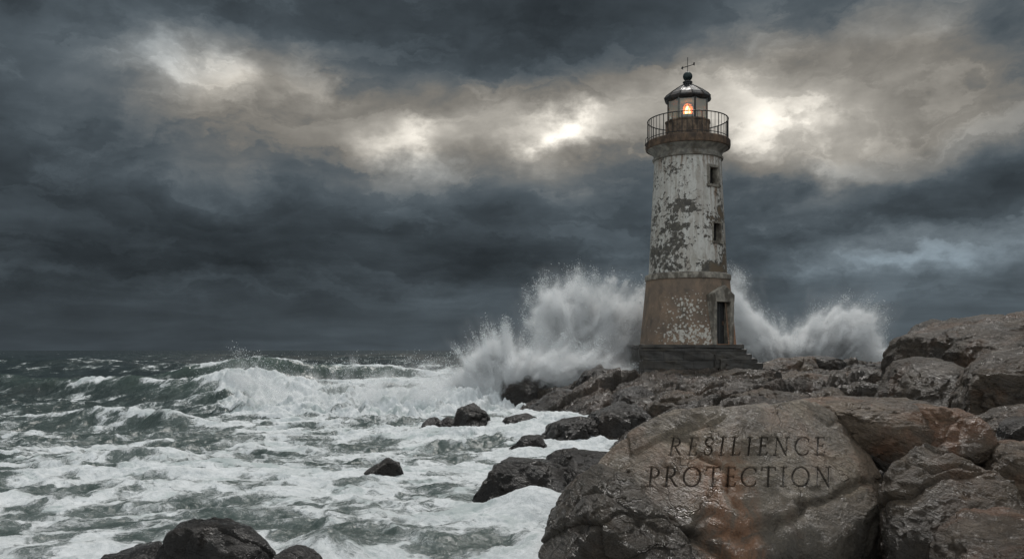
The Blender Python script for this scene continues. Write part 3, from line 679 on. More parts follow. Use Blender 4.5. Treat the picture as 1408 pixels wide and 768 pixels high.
# hero boulders on the right
hero = outline_rock('carved_boulder', [(810, 650), (838, 622), (880, 597), (935, 572), (1000, 556), (1060, 549), (1130, 551), (1192, 566), (1232, 598), (1238, 650), (1226, 710), (1208, 780), (1180, 840), (1050, 860), (960, 800), (895, 735), (862, 690)],
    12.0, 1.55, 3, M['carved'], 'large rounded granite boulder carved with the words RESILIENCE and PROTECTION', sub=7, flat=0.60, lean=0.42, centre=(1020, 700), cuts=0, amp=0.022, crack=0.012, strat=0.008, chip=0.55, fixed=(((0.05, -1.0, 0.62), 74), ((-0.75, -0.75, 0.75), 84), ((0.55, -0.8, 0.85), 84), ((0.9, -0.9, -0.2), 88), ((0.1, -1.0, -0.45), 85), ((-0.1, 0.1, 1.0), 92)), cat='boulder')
outline_rock('boulder', [(728, 702), (742, 680), (775, 658), (830, 648), (872, 655), (900, 700), (960, 745), (1010, 800), (980, 860), (800, 850), (745, 780)],
    11.4, 1.1, 11, M['bouldergrey'], 'low wet boulder wedged against the lower left of the carved boulder', sub=7, flat=0.72, lean=0.3, cuts=1, amp=0.03, crack=0.02, strat=0.012, chip=0.9, fixed=(((-0.5, -1.0, 0.3), 80), ((0.2, -0.7, 1.0), 84), ((-0.9, -0.3, 0.7), 86)), cat='boulder')
outline_rock('boulder', [(1085, 556), (1100, 549), (1160, 547), (1215, 551), (1252, 549), (1300, 572), (1350, 592), (1360, 612), (1300, 640), (1200, 640), (1120, 600)],
    13.6, 1.2, 21, M['rockwarm'], 'long reddish brown slab behind the right shoulder of the carved boulder', sub=7, flat=0.55, cuts=5, **KW, cat='boulder')
outline_rock('boulder', [(1232, 575), (1260, 556), (1310, 562), (1352, 590), (1368, 612), (1310, 640), (1255, 632), (1228, 610)],
    12.9, 0.9, 27, M['rockwarm'], 'rounded reddish brown boulder between the long slab and the fractured block', sub=6, cuts=5, **KW, cat='boulder')
outline_rock('boulder', [(1196, 720), (1200, 660), (1222, 622), (1265, 606), (1330, 602), (1362, 625), (1368, 680), (1340, 720), (1330, 800), (1260, 860), (1190, 830)],
    11.7, 1.3, 33, M['rockgrey'], 'tall fractured grey-brown block standing against the right side of the carved boulder', sub=7, flat=0.5, cuts=12, ang=0.8, amp=0.04, crack=0.03, strat=0.012, cat='boulder')
outline_rock('boulder', [(1330, 640), (1365, 615), (1410, 608), (1470, 630), (1480, 700), (1400, 710), (1345, 700)],
    12.0, 1.0, 41, M['rockwarm'], 'rust coloured boulder cut by the right edge, above the lowest corner boulder', sub=6, cuts=6, **KW, cat='boulder')
outline_rock('boulder', [(1290, 768), (1310, 728), (1345, 706), (1400, 702), (1470, 715), (1490, 800), (1400, 880), (1300, 850)],
    10.4, 0.95, 47, M['rockwarm'], 'rounded brown boulder in the bottom right corner', sub=6, cuts=5, **KW, cat='boulder')
outline_rock('boulder', [(1250, 690), (1300, 660), (1360, 665), (1400, 700), (1390, 760), (1300, 780), (1255, 750)],
    12.6, 0.9, 49, M['rockdark'], 'black shadowed boulder in the gap between the fractured block and the rust coloured boulder', sub=5, cuts=5, **KW, cat='boulder')
# big rocks on the right
outline_rock('rock_outcrop', [(1180, 556), (1202, 524), (1232, 508), (1240, 488), (1262, 466), (1300, 458), (1332, 446), (1372, 440), (1420, 440), (1500, 450), (1540, 540), (1480, 620), (1250, 610)],
    23.0, 3.2, 53, M['hump'], 'largest dark hump of rock rising above the horizon at the right edge', sub=7, flat=0.9, lean=0.7, cuts=3, ang=0.4, amp=0.06, crack=0.045, strat=0.016, cat='rock')
outline_rock('boulder', [(1262, 545), (1284, 520), (1335, 504), (1408, 484), (1500, 470), (1540, 560), (1450, 610), (1350, 600), (1300, 575)],
    18.0, 1.7, 59, M['rockgrey'], 'broad smooth slab boulder leaning in front of the largest dark hump', sub=7, flat=0.8, lean=0.6, cuts=3, ang=0.5, amp=0.03, crack=0.014, strat=0.012, cat='boulder')
outline_rock('boulder', [(1330, 600), (1345, 575), (1400, 560), (1470, 555), (1500, 600), (1440, 640), (1350, 635)],
    15.5, 1.0, 61, M['rockgrey'], 'brown boulder under the broad smooth slab at the right edge', sub=6, cuts=6, **KW, cat='boulder')
outline_rock('boulder', [(1362, 592), (1385, 577), (1430, 572), (1460, 600), (1420, 622), (1375, 615)],
    14.0, 0.6, 63, M['rockdark'], 'small dark boulder at the right edge just above the rust coloured boulder', sub=5, cuts=6, **KW, cat='boulder')
outline_rock('boulder', [(1200, 566), (1218, 530), (1246, 500), (1285, 488), (1322, 506), (1335, 560), (1270, 590)],
    21.0, 1.6, 57, M['hump'], 'rounded brown shoulder of rock at the near left foot of the largest dark hump', sub=6, flat=0.8, lean=0.5, cuts=5, amp=0.05, crack=0.04, strat=0.015, cat='boulder')
outline_rock('boulder', [(690, 650), (722, 629), (790, 620), (850, 626), (885, 650), (860, 700), (720, 700)],
    17.2, 1.0, 86, M['rockdark'], 'flat wet slab behind the long low rock, running up to the carved boulder', sub=6, flat=0.8, lean=0.5, cuts=6, ang=0.8, **KW, cat='boulder')
# rocks in and at the water, left to right
outline_rock('rock', [(115, 785), (150, 758), (215, 746), (240, 780), (200, 830), (130, 830)], 11.9, 0.5, 71, M['rockdark'],
    'low wet black rock beside the bottom left boulder', sub=5, cuts=6, **KW)
outline_rock('boulder', [(178, 775), (206, 742), (244, 721), (290, 713), (338, 720), (366, 738), (388, 770), (380, 830), (300, 860), (190, 840)], 11.9, 0.85, 73, M['rockdark'],
    'wet dark boulder rising from the foam at the bottom left', sub=6, flat=0.55, cuts=12, ang=0.5, **KW, cat='boulder')
outline_rock('rock', [(365, 790), (380, 757), (410, 752), (440, 765), (450, 800), (400, 830)], 11.6, 0.45, 75, M['rockdark'],
    'half drowned black rock right of the bottom left boulder', sub=5, cuts=5, **KW)
outline_rock('rock', [(486, 668), (504, 648), (532, 630), (546, 637), (556, 654), (552, 680), (520, 700), (494, 690)], 19.0, 0.45, 79, M['rockdark'],
    'lone small black rock sticking out of the foam in open water', sub=5, cuts=5, ang=1, amp=.04, crack=.03, strat=.02)
outline_rock('boulder', [(612, 694), (624, 674), (654, 655), (694, 642), (740, 634), (800, 630), (850, 644), (850, 700), (760, 740), (650, 730)], 16.2, 0.9, 83, M['rockdark'],
    'long low wet rock left of the carved boulder with foam around it', sub=6, flat=0.7, lean=0.5, grow=1.18, cuts=7, ang=0.8, **KW, cat='boulder')
mid = [
 ([(578, 586), (592, 574), (606, 572), (612, 582), (608, 600), (585, 600)], 30.5, .35, 'small black rock farthest left in the row below the breaking wave', M['rockdark']),
 ([(600, 582), (616, 572), (630, 574), (634, 590), (612, 600)], 31.0, .3, 'tiny black rock second from the left in the row below the breaking wave', M['rockdark']),
 ([(608, 590), (622, 566), (650, 554), (684, 553), (692, 566), (680, 590), (640, 606)], 30.0, .9, 'rounded dark rock with a humped top below the breaking wave', M['rockdark']),
 ([(672, 592), (688, 575), (720, 568), (742, 578), (738, 600), (690, 606)], 29.5, .7, 'low black rock right of the humped rock, washed by foam', M['rockdark']),
 ([(668, 560), (680, 536), (700, 518), (728, 514), (748, 528), (760, 560), (720, 580)], 41.5, 1.2, 'black rock standing inside the splash', M['rockdark']),
 ([(712, 566), (726, 545), (762, 534), (800, 540), (818, 556), (800, 580), (730, 582)], 36.0, 1.6, 'flat brownish rock right of the black rock in the splash', M['rockdark']),
 ([(765, 548), (786, 522), (820, 506), (866, 510), (895, 532), (885, 566), (790, 570)], 39.0, 2.2, 'dark ledge below the big splash, left of the lighthouse plinth', M['rockdark']),
 ([(735, 604), (760, 584), (800, 573), (842, 580), (858, 600), (830, 626), (750, 622)], 25.0, 1.2, 'low black rock lying left of the twin topped rock', M['rockdark']),
 ([(800, 598), (822, 568), (860, 554), (902, 558), (925, 578), (915, 612), (840, 626)], 25.5, 1.5, 'twin topped black rock in the foam above the carved boulder', M['rockdark']),
 ([(700, 612), (716, 599), (738, 598), (746, 612), (725, 626)], 23.5, .5, 'small flat black rock alone in the foam left of the low black rock', M['rockdark']),
 ([(845, 556), (868, 530), (905, 512), (950, 508), (975, 530), (960, 566), (870, 580)], 36.0, 2.0, 'broad brown slab directly below the front of the plinth', M['rockgrey']),
 ([(950, 548), (975, 518), (1020, 506), (1062, 512), (1080, 536), (1060, 570), (970, 575)], 35.0, 2.0, 'cracked brown slab below the lighthouse steps', M['rockgrey']),
 ([(1040, 545), (1062, 520), (1110, 510), (1160, 516), (1178, 540), (1150, 566), (1060, 570)], 33.0, 2.0, 'pale topped slab in the middle of the shelf right of the steps', M['rockgrey']),
 ([(1130, 542), (1150, 516), (1190, 506), (1232, 514), (1250, 540), (1220, 566), (1140, 568)], 31.0, 1.8, 'brown slab at the left foot of the largest dark hump', M['rockgrey']),
 ([(868, 585), (892, 552), (935, 534), (985, 538), (1010, 562), (990, 600), (890, 610)], 28.0, 1.8, 'dark slab just above the top left edge of the carved boulder', M['rockgrey']),
 ([(975, 580), (1000, 548), (1050, 534), (1105, 540), (1125, 562), (1090, 595), (990, 600)], 26.0, 1.6, 'jointed slab right behind the top of the carved boulder', M['rockgrey']),
 ([(1085, 575), (1110, 544), (1160, 532), (1215, 540), (1235, 565), (1190, 595), (1100, 600)], 25.0, 1.6, 'dark slab behind the long reddish slab', M['rockgrey']),
 ([(820, 566), (842, 540), (880, 530), (908, 548), (905, 585), (840, 592)], 32.0, 1.3, 'angular dark rock at the water edge left of the broad brown slab', M['rockdark']),
 ([(1040, 503), (1060, 494), (1100, 490), (1140, 492), (1150, 508), (1100, 520), (1050, 518)], 45.0, 1.6, 'long flat dark ledge on the skyline just right of the lighthouse steps', M['rockgrey']),
 ([(1092, 505), (1106, 490), (1130, 488), (1160, 497), (1180, 512), (1100, 520)], 48.0, 1.6, 'pointed dark rock on the skyline in front of the right splash', M['rockdark']),
 ([(1160, 515), (1178, 502), (1212, 500), (1240, 512), (1230, 532), (1170, 532)], 42.0, 1.6, 'low dark rock on the skyline right of the pointed rock', M['rockdark']),
]
for k, (pts, dd_, dep, lab, mt_) in enumerate(mid):
    outline_rock('rock', pts, dd_, dep, 101 + 7 * k, mt_, lab, sub=6, flat=0.85, lean=0.7, grow=1.25, rise_=-0.04, cuts=7, ang=0.8, amp=0.05, crack=0.04, strat=0.02, chip=1.3)

# ------------------------------------------------------------------ carving on the boulder
def glyphs():
    TH, TN, SF = 0.112, 0.070, 0.058
    def st(x0, y0, x1, y1, w=TH, w2=None): return [(x0, y0, x1, y1, w, w if w2 is None else w2)]
    def serif(x, y, a=0.15, b=0.15): return [(x - a, y, x + b, y, SF, SF)]
    def arc(cx, cy, rx, ry, a0, a1, wf, n=14):
        out = []; ts = np.linspace(RAD(a0), RAD(a1), n + 1)
        for a, b in zip(ts[:-1], ts[1:]): out.append((cx + rx * cos(a), cy + ry * sin(a), cx + rx * cos(b), cy + ry * sin(b), wf(a), wf(b)))
        return out
    thick = lambda a: TN + (TH - TN) * abs(cos(a)) ** 1.3
    G = {}
    G['I'] = (0.34, st(.17, 0, .17, 1) + serif(.17, 0.01) + serif(.17, .99))
    G['L'] = (0.56, st(.17, 0, .17, 1) + serif(.17, .99) + st(.03, .02, .52, .02, TN) + st(.52, .0, .56, .18, SF))
    G['E'] = (0.58, st(.17, 0, .17, 1) + st(.03, .98, .50, .98, TN) + st(.50, .98, .51, .84, SF) + st(.17, .52, .45, .52, TN) + st(.45, .45, .45, .59, SF) + st(.03, .02, .52, .02, TN) + st(.52, .02, .56, .18, SF))
    G['T'] = (0.74, st(.37, 0, .37, 1) + serif(.37, .01) + st(.03, .98, .71, .98, TN) + st(.03, .98, .01, .83, SF) + st(.71, .98, .73, .83, SF))
    G['N'] = (0.86, st(.15, 0, .15, 1, TN) + serif(.15, .01, .12, .12) + st(.05, .99, .18, .99, SF) + st(.15, .99, .72, 0, TH) + st(.72, 0, .72, 1, TN) + serif(.72, .99, .12, .12))
    G['O'] = (0.96, arc(.48, .5, .43, .5, 0, 360, thick, 30))
    G['C'] = (0.82, arc(.48, .5, .43, .5, 48, 312, thick, 24) + st(.77, .87, .78, .74, SF) + st(.77, .13, .78, .24, SF))
    bowl = lambda y0, y1, w: st(.17, y1, .32, y1, TN) + arc(.32, (y0 + y1) / 2, w, (y1 - y0) / 2, -90, 90, thick, 14) + st(.17, y0, .32, y0, TN)
    G['P'] = (0.60, st(.17, 0, .17, 1) + serif(.17, .01) + st(.03, .99, .2, .99, SF) + bowl(.46, .98, .25))
    G['R'] = (0.74, st(.17, 0, .17, 1) + serif(.17, .01) + st(.03, .99, .2, .99, SF) + bowl(.50, .98, .24) + st(.32, .5, .66, .03, TH, TH * .8) + st(.64, .02, .74, .0, SF))
    G['S'] = (0.54, arc(.28, .75, .20, .24, 52, 225, thick, 12) + st(.14, .58, .41, .42, TH * .95) + arc(.27, .25, .21, .24, 45, -128, thick, 12) + st(.43, .93, .45, .84, SF) + st(.11, .06, .08, .16, SF))
    return G
def text_segments(word, x0, x1, ybase, cap, shear_l=0.18, shear_r=0.05):
    """strokes of a word in photo pixels (x right, y down)"""
    G = glyphs(); wsum = sum(G[c][0] for c in word) * cap; gap = (x1 - x0 - wsum) / (len(word) - 1)
    x = x0; segs = []
    for n, c in enumerate(word):
        adv, ss_ = G[c]; k = shear_l + (shear_r - shear_l) * n / (len(word) - 1)
        for (a, b, c_, d_, w0, w1) in ss_:
            segs.append((x + (a + b * k) * cap, ybase - b * cap, x + (c_ + d_ * k) * cap, ybase - d_ * cap, w0 * cap, w1 * cap))
        x += adv * cap + gap
    return segs
def carve(ob):
    import bmesh
    me = ob.data; org = np.array(ob.location)
    def coords():
        V = np.empty(len(me.vertices) * 3, np.float32); me.vertices.foreach_get('co', V); V = V.reshape(-1, 3) + org
        return V, HX + F * V[:, 0] / V[:, 1], HY - F * (V[:, 2] - EYE) / V[:, 1]
    for rnd in range(4):
        V, px, py = coords()
        bm = bmesh.new(); bm.from_mesh(me)
        reg = (px > 880) & (px < 1152) & (py > 594) & (py < 674) & (V[:, 1] < 12.6)
        es = [e for e in bm.edges if reg[e.verts[0].index] and reg[e.verts[1].index] and e.calc_length() > 0.0105]
        if not es: bm.free(); break
        bmesh.ops.subdivide_edges(bm, edges=es, cuts=1, use_grid_fill=True)
        bmesh.ops.triangulate(bm, faces=[f for f in bm.faces if len(f.verts) > 3])
        bm.to_mesh(me); bm.free()
    V, px, py = coords()
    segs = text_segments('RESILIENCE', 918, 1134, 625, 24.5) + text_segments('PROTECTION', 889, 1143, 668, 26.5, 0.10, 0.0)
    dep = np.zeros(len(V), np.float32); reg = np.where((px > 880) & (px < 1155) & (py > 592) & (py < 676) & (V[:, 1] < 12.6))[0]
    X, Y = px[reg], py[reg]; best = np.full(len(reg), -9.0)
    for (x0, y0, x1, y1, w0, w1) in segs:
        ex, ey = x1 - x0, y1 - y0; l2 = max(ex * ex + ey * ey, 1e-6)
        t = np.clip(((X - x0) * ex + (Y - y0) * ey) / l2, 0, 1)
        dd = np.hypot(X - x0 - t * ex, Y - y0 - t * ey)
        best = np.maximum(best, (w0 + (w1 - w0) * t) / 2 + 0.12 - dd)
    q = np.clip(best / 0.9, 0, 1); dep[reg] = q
    jx = fbm((V * 2.2).astype(np.float32), 3, 13) * 16; jy = fbm((V * 2.2 + 9).astype(np.float32), 3, 14) * 16
    for line, wd, dp in (([(820, 648), (858, 652), (874, 680), (890, 705), (930, 728), (975, 750), (1005, 775)], 6.0, 0.14), ([(1215, 655), (1180, 668), (1140, 690), (1105, 697), (1082, 716), (1030, 734), (985, 728), (945, 742), (900, 730)], 5.0, 0.10), ([(1105, 697), (1098, 725), (1108, 790)], 3.0, 0.05)):
        for (x0, y0), (x1, y1) in zip(line[:-1], line[1:]):
            ex, ey = x1 - x0, y1 - y0; X_, Y_ = px + jx, py + jy
            t = np.clip(((X_ - x0) * ex + (Y_ - y0) * ey) / (ex * ex + ey * ey), 0, 1)
            crk_ = np.maximum(crk_ if (x0, y0) != line[0] else 0, np.exp(-(np.hypot(X_ - x0 - t * ex, Y_ - y0 - t * ey) / wd) ** 2) * dp)
        crk_ = crk_ * (V[:, 1] < 12.4); V = V + np.array([0, 1.0, -0.25]) * crk_[:, None]
    nrm = np.empty(len(me.vertices) * 3, np.float32); me.vertices.foreach_get('normal', nrm); nrm = nrm.reshape(-1, 3)
    ms = nrm[reg].mean(0); ms /= np.linalg.norm(ms)
    V = V - ms[None, :] * (dep * 0.038)[:, None]
    me.vertices.foreach_set('co', (V - org).astype(np.float32).ravel())
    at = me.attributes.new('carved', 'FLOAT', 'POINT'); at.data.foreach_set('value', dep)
    me.polygons.foreach_set('use_smooth', np.ones(len(me.polygons), bool)); me.update()
carve(hero)

# ------------------------------------------------------------------ lighthouse
def revolve(name, prof, mat, parent, n=96, smooth=True, a0=0, a1=360, jitter=0.0):
    """prof: (radius, z) from bottom to top"""
    prof = np.array(prof, float); full = abs(a1 - a0) >= 360
    k = n if full else n + 1; an = np.radians(np.linspace(a0, a1, k, endpoint=not full))
    V = [(r * cos(a), r * sin(a), z) for (r, z) in prof for a in an]
    Fs = []
    for j in range(len(prof) - 1):
        for i in range(n):
            b = (i + 1) % k if full else i + 1
            Fs.append((j * k + i, j * k + b, (j + 1) * k + b, (j + 1) * k + i))
    o = pym(name, V, Fs, mat, parent, smooth)
    if smooth:
        md = o.modifiers.new('edge', 'EDGE_SPLIT'); md.split_angle = RAD(32)
    return o
def box(name, c, s, mat, parent, rz=0.0, bevel=0.0):
    x, y, z = (q / 2 for q in s)
    V = [Vector((a * x, b * y, e * z)) for a in (-1, 1) for b in (-1, 1) for e in (-1, 1)]
    R = Matrix.Rotation(rz, 3, 'Z'); V = [R @ v + Vector(c) for v in V]
    o = pym(name, V, [(0, 1, 3, 2), (4, 6, 7, 5), (0, 4, 5, 1), (2, 3, 7, 6), (0, 2, 6, 4), (1, 5, 7, 3)], mat, parent)
    if bevel:
        m_ = o.modifiers.new('b', 'BEVEL'); m_.width = bevel; m_.segments = 2
    return o
def tube(V, Fs, a, b, r, n=6):
    a, b = Vector(a), Vector(b); dr = (b - a).normalized()
    u = dr.orthogonal().normalized(); w = dr.cross(u); k = len(V)
    for e in (a, b):
        for i in range(n): t = 2 * PI * i / n; V.append(e + u * cos(t) * r + w * sin(t) * r)
    for i in range(n): j = (i + 1) % n; Fs.append((k + i, k + j, k + n + j, k + n + i))
    Fs.append(tuple(k + i for i in range(n))[::-1]); Fs.append(tuple(k + n + i for i in range(n)))
def ring(name, R, z, r, mat, parent, n=64):
    V, Fs = [], []
    for i in range(n):
        a = 2 * PI * i / n
        for j in range(6): t = 2 * PI * j / 6; V.append(((R + r * cos(t)) * cos(a), (R + r * cos(t)) * sin(a), z + r * sin(t)))
    for i in range(n):
        for j in range(6):
            i2, j2 = (i + 1) % n, (j + 1) % 6
            Fs.append((i * 6 + j, i2 * 6 + j, i2 * 6 + j2, i * 6 + j2))
    return pym(name, V, Fs, mat, parent, True)
S = 44.0 / F                                            # metres per photo pixel at the tower
def zz(py): return EYE + (HY - py) * S
LH = bpy.data.objects.new('lighthouse', None); COL.objects.link(LH); LH.location = (LX, LY, 0)
tag(LH, 'weathered white and brown lighthouse with peeling paint and a lit orange lamp, on the rocks', 'lighthouse')
hw = lambda p: p * S * 0.985
FR = -PI / 2                                            # direction of the camera side in the tower's frame
DA = FR + RAD(34)                                       # the door and windows look this way
# shaft (upper, white) with real openings is built as a grid of quads; window openings are left out
def shaft_radius(z):
    return np.interp(z, [zz(378), zz(300), zz(220)], [hw(53.8), hw(49.8), hw(45.8)])
def shaft(name, z0, z1, rad, mat, holes, n=160, nz=120):
    an = 2 * PI * np.arange(n) / n; zs = np.linspace(z0, z1, nz)
    V = [(rad(z) * cos(a), rad(z) * sin(a), z) for z in zs for a in an]; Fs = []
    for j in range(nz - 1):
        for i in range(n):
            zc = (zs[j] + zs[j + 1]) / 2; ac = an[i] + PI / n; skip = False
            for (ha, hz, w, h) in holes:
                dlt = (ac - ha + PI) % (2 * PI) - PI
                if abs(dlt * rad(zc)) < w / 2 and abs(zc - hz) < h / 2: skip = True
            if not skip:
                i2 = (i + 1) % n; Fs.append((j * n + i, j * n + i2, (j + 1) * n + i2, (j + 1) * n + i))
    return pym(name, V, Fs, mat, LH, True)
WA = [(DA + RAD(1), zz(249), 0.60, 0.88), (DA + RAD(5), zz(324), 0.62, 0.92)]
shaft('tower_shaft', zz(378), zz(219), shaft_radius, M['tower'], WA)
basr = lambda z: np.interp(z, [zz(474), zz(386)], [hw(66.0), hw(57.4)])
shaft('tower_base', zz(474), zz(385), basr, M['base'], [(DA, zz(444), 0.74, 2.1)], 160, 90)
revolve('band_course', [(hw(54.5), zz(386.5)), (hw(58.9), zz(386)), (hw(59.3), zz(381)), (hw(58.4), zz(379)), (hw(54.2), zz(377.4))], M['trim'], LH)
revolve('cornice', [(hw(46.2), zz(222.5)), (hw(48.3), zz(221.8)), (hw(48.8), zz(219.5)), (hw(47), zz(218)), (hw(46.6), zz(215)), (hw(49), zz(211)), (hw(54), zz(207)), (hw(56.5), zz(205.4))], M['cornice'], LH)
revolve('gallery_deck', [(hw(55.6), zz(206.4)), (hw(57.8), zz(206)), (hw(58.4), zz(203)), (hw(58.2), zz(197)), (hw(57), zz(195.6)), (hw(20), zz(195.6))], M['rustiron'], LH)
# balustrade
rl = ring('railing', hw(55.2), zz(166.5), 0.028, M['darkmetal'], LH)
ring('lower_rail', hw(55.2), zz(192.5), 0.018, M['darkmetal'], rl)
for i in range(52):
    a = 2 * PI * i / 52 + 0.03; V, Fs = [], []
    tube(V, Fs, (hw(55.2) * cos(a), hw(55.2) * sin(a), zz(195.8)), (hw(55.2) * cos(a), hw(55.2) * sin(a), zz(166.5)), 0.022 if i % 4 == 0 else 0.013, 5)
    pym('baluster', V, Fs, M['darkmetal'], rl)
V, Fs = [], []
for (a, b) in (((-hw(57), -0.3, zz(197)), (-hw(61), -0.35, zz(203))), ((-hw(57), -0.3, zz(190)), (-hw(60), -0.35, zz(194))), ((-hw(60), -0.35, zz(194)), (-hw(61), -0.35, zz(203)))): tube(V, Fs, a, b, 0.016, 5)
pym('bracket', V, Fs, M['darkmetal'], LH)
# lantern
revolve('lantern_drum', [(hw(31), zz(196)), (hw(31), zz(171)), (hw(31.8), zz(170.2)), (hw(31.8), zz(168.2)), (hw(24), zz(167.4))], M['drum'], LH, n=12, smooth=False)
n_p = 8
gl = revolve('lantern_glass', [(hw(28), zz(171.2)), (hw(28), zz(138))], M['glass'], LH, n=n_p, smooth=False, a0=9, a1=369)
for i in range(n_p):
    a = RAD(9) + 2 * PI * i / n_p; V, Fs = [], []
    tube(V, Fs, (hw(28.4) * cos(a), hw(28.4) * sin(a), zz(171.2)), (hw(28.4) * cos(a), hw(28.4) * sin(a), zz(137)), 0.04, 6)
    pym('mullion', V, Fs, M['mullion'] if i % 2 else M['darkmetal'], LH)
rf = revolve('dome_roof', [(hw(26), zz(142)), (hw(31), zz(139.6)), (hw(32.6), zz(137.6)), (hw(32.8), zz(136)), (hw(29), zz(131.6)), (hw(20.5), zz(125.4)), (hw(12), zz(120.2)), (hw(7.5), zz(117.8)), (hw(5.6), zz(116.4)), (hw(5.6), zz(114.8)), (hw(7), zz(114)), (hw(6.6), zz(112.6)), (hw(3.6), zz(111.5)), (hw(3.4), zz(110))], M['roofmetal'], LH, n=12, smooth=False)
for i in range(12):
    a = 2 * PI * i / 12; V, Fs = [], []
    pr = [(hw(32.9), zz(135.8)), (hw(29.2), zz(131.4)), (hw(20.7), zz(125.2)), (hw(12.2), zz(120.0)), (hw(7.7), zz(117.6)), (hw(5.8), zz(116.2))]
    for (r0, z0), (r1, z1) in zip(pr[:-1], pr[1:]): tube(V, Fs, (r0 * cos(a), r0 * sin(a), z0), (r1 * cos(a), r1 * sin(a), z1), 0.022, 5)
    pym('roof_rib', V, Fs, M['roofmetal'], rf)
revolve('ceiling', [(hw(26.5), zz(141.6)), (hw(1), zz(139.5))], M['palepaint'], rf, n=24)
t_ = np.linspace(-PI / 2, PI / 2, 18)
bl = revolve('ball_finial', [(max(1e-3, hw(6.6) * cos(a)), zz(105.4) + hw(6.6) * sin(a)) for a in t_], M['verdigris'], LH, n=28)
V, Fs = [], []
tube(V, Fs, (0, 0, zz(99.5)), (0, 0, zz(79)), 0.015, 6)
wv = pym('weather_vane', V, Fs, M['darkmetal'], LH)
V, Fs = [], []
c_, s_ = cos(RAD(20)), sin(RAD(20)); zc = zz(91.5)
tube(V, Fs, (-hw(8) * c_, hw(8) * s_, zc - 0.05), (hw(9) * c_, -hw(9) * s_, zc + 0.07), 0.020, 5)
k = len(V)
for (x, z) in ((-hw(9.5), -0.06), (-hw(6.2), 0.055), (-hw(6.5), -0.14)):
    V += [Vector((x * c_, -x * s_ - .012, zc + z)), Vector((x * c_, -x * s_ + .012, zc + z))]
Fs += [(k, k + 2, k + 4), (k + 1, k + 5, k + 3), (k, k + 1, k + 3, k + 2), (k + 2, k + 3, k + 5, k + 4), (k + 4, k + 5, k + 1, k)]
k = len(V)
for (x, z) in ((hw(7), 0.06), (hw(8.2), 0.17), (hw(10), 0.16), (hw(9.6), 0.0)):
    V += [Vector((x * c_, -x * s_ - .012, zc + z)), Vector((x * c_, -x * s_ + .012, zc + z))]
Fs += [(k, k + 2, k + 4, k + 6), (k + 1, k + 7, k + 5, k + 3), (k, k + 1, k + 3, k + 2), (k + 2, k + 3, k + 5, k + 4), (k + 4, k + 5, k + 7, k + 6), (k + 6, k + 7, k + 1, k)]
pym('arrow', V, Fs, M['darkmetal'], wv)
# lamp inside its lens cage
revolve('lamp_pedestal', [(hw(5), zz(172)), (hw(5), zz(161)), (hw(9.5), zz(160)), (hw(9.5), zz(159)), (hw(3), zz(158.6))], M['darkmetal'], LH, n=20)
cg = ring('lens_cage', hw(9), zz(144), 0.03, M['darkmetal'], LH, 24)
for z_ in (148, 154, 159): ring('lens_ring', hw(9), zz(z_), 0.016, M['mullion'], cg, 24)
for i in range(6):
    a = 2 * PI * i / 6 + 0.5; V, Fs = [], []
    tube(V, Fs, (hw(9) * cos(a), hw(9) * sin(a), zz(160)), (hw(9) * cos(a), hw(9) * sin(a), zz(144)), 0.022, 5); pym('lens_bar', V, Fs, M['darkmetal'], cg)
lp = revolve('lamp', [(1e-3, zz(158)), (hw(6.2), zz(157)), (hw(7.4), zz(153)), (hw(6.4), zz(147)), (hw(3.6), zz(143.6)), (1e-3, zz(142.6))], M['lampglow'], LH, n=20)
revolve('flame', [(1e-3, zz(158.5)), (hw(2.8), zz(157.6)), (hw(3.9), zz(154.3)), (hw(3.4), zz(151)), (hw(1.9), zz(147.5)), (1e-3, zz(144.8))], M['flame'], lp, n=20)
PL = bpy.data.lights.new('lamp_light', 'POINT'); PL.energy = 0.4; PL.color = (1, 0.5, 0.18); PL.shadow_soft_size = 0.2
plo = bpy.data.objects.new('lamp_light', PL); COL.objects.link(plo); plo.parent = LH; plo.location = (0, 0, zz(151) + 0.0)
# door and portal
def at(a, r, side, z):                                  # a point at bearing a: r outwards, side along the wall
    return Vector((cos(a) * r - sin(a) * side, sin(a) * r + cos(a) * side, z))
def prism(name, pts, a, r0, r1, mat, parent):           # polygon in (side, z) swept from r0 to r1
    n = len(pts); V = [at(a, r0, s_, z) for s_, z in pts] + [at(a, r1, s_, z) for s_, z in pts]
    Fs = [tuple(range(n))[::-1], tuple(range(n, 2 * n))] + [(i, (i + 1) % n, n + (i + 1) % n, n + i) for i in range(n)]
    return pym(name, V, Fs, mat, parent)
zb, zt = zz(474) + 0.003, zz(417.5); RO = hw(65.5) + 0.03
portal = prism('portal', [(-0.66, zb), (-0.47, zb), (-0.47, zt - 0.01), (-0.78, zt + 0.28)], DA, 1.5, RO, M['trim'], LH)
prism('jamb', [(0.47, zb), (0.70, zb), (0.74, zt + 0.28), (0.47, zt - 0.01)], DA, 1.5, RO, M['trim'], portal)
prism('gable', [(-0.76, zt), (0.74, zt), (0.75, zt + 0.34), (0.10, zt + 0.80), (-0.79, zt + 0.34)], DA, 1.4, RO + 0.012, M['trim'], portal)
prism('reveal', [(-0.47, zb - .002), (-0.40, zb - .002), (-0.40, zt - 0.05), (-0.47, zt - 0.05)], DA, 1.6, RO - 0.10, M['trim'], portal)
dr = prism('door', [(-0.40, zb), (0.40, zb), (0.40, zt - 0.02), (-0.40, zt - 0.02)], DA, 1.95, 2.03, M['doorwood'], LH)
for s_ in (-0.2, 0.0, 0.2): prism('plank_strip', [(s_ - 0.012, zb + 0.03), (s_ + 0.012, zb + 0.03), (s_ + 0.012, zt - 0.06), (s_ - 0.012, zt - 0.06)], DA, 2.02, 2.045, M['darkroom'], dr)
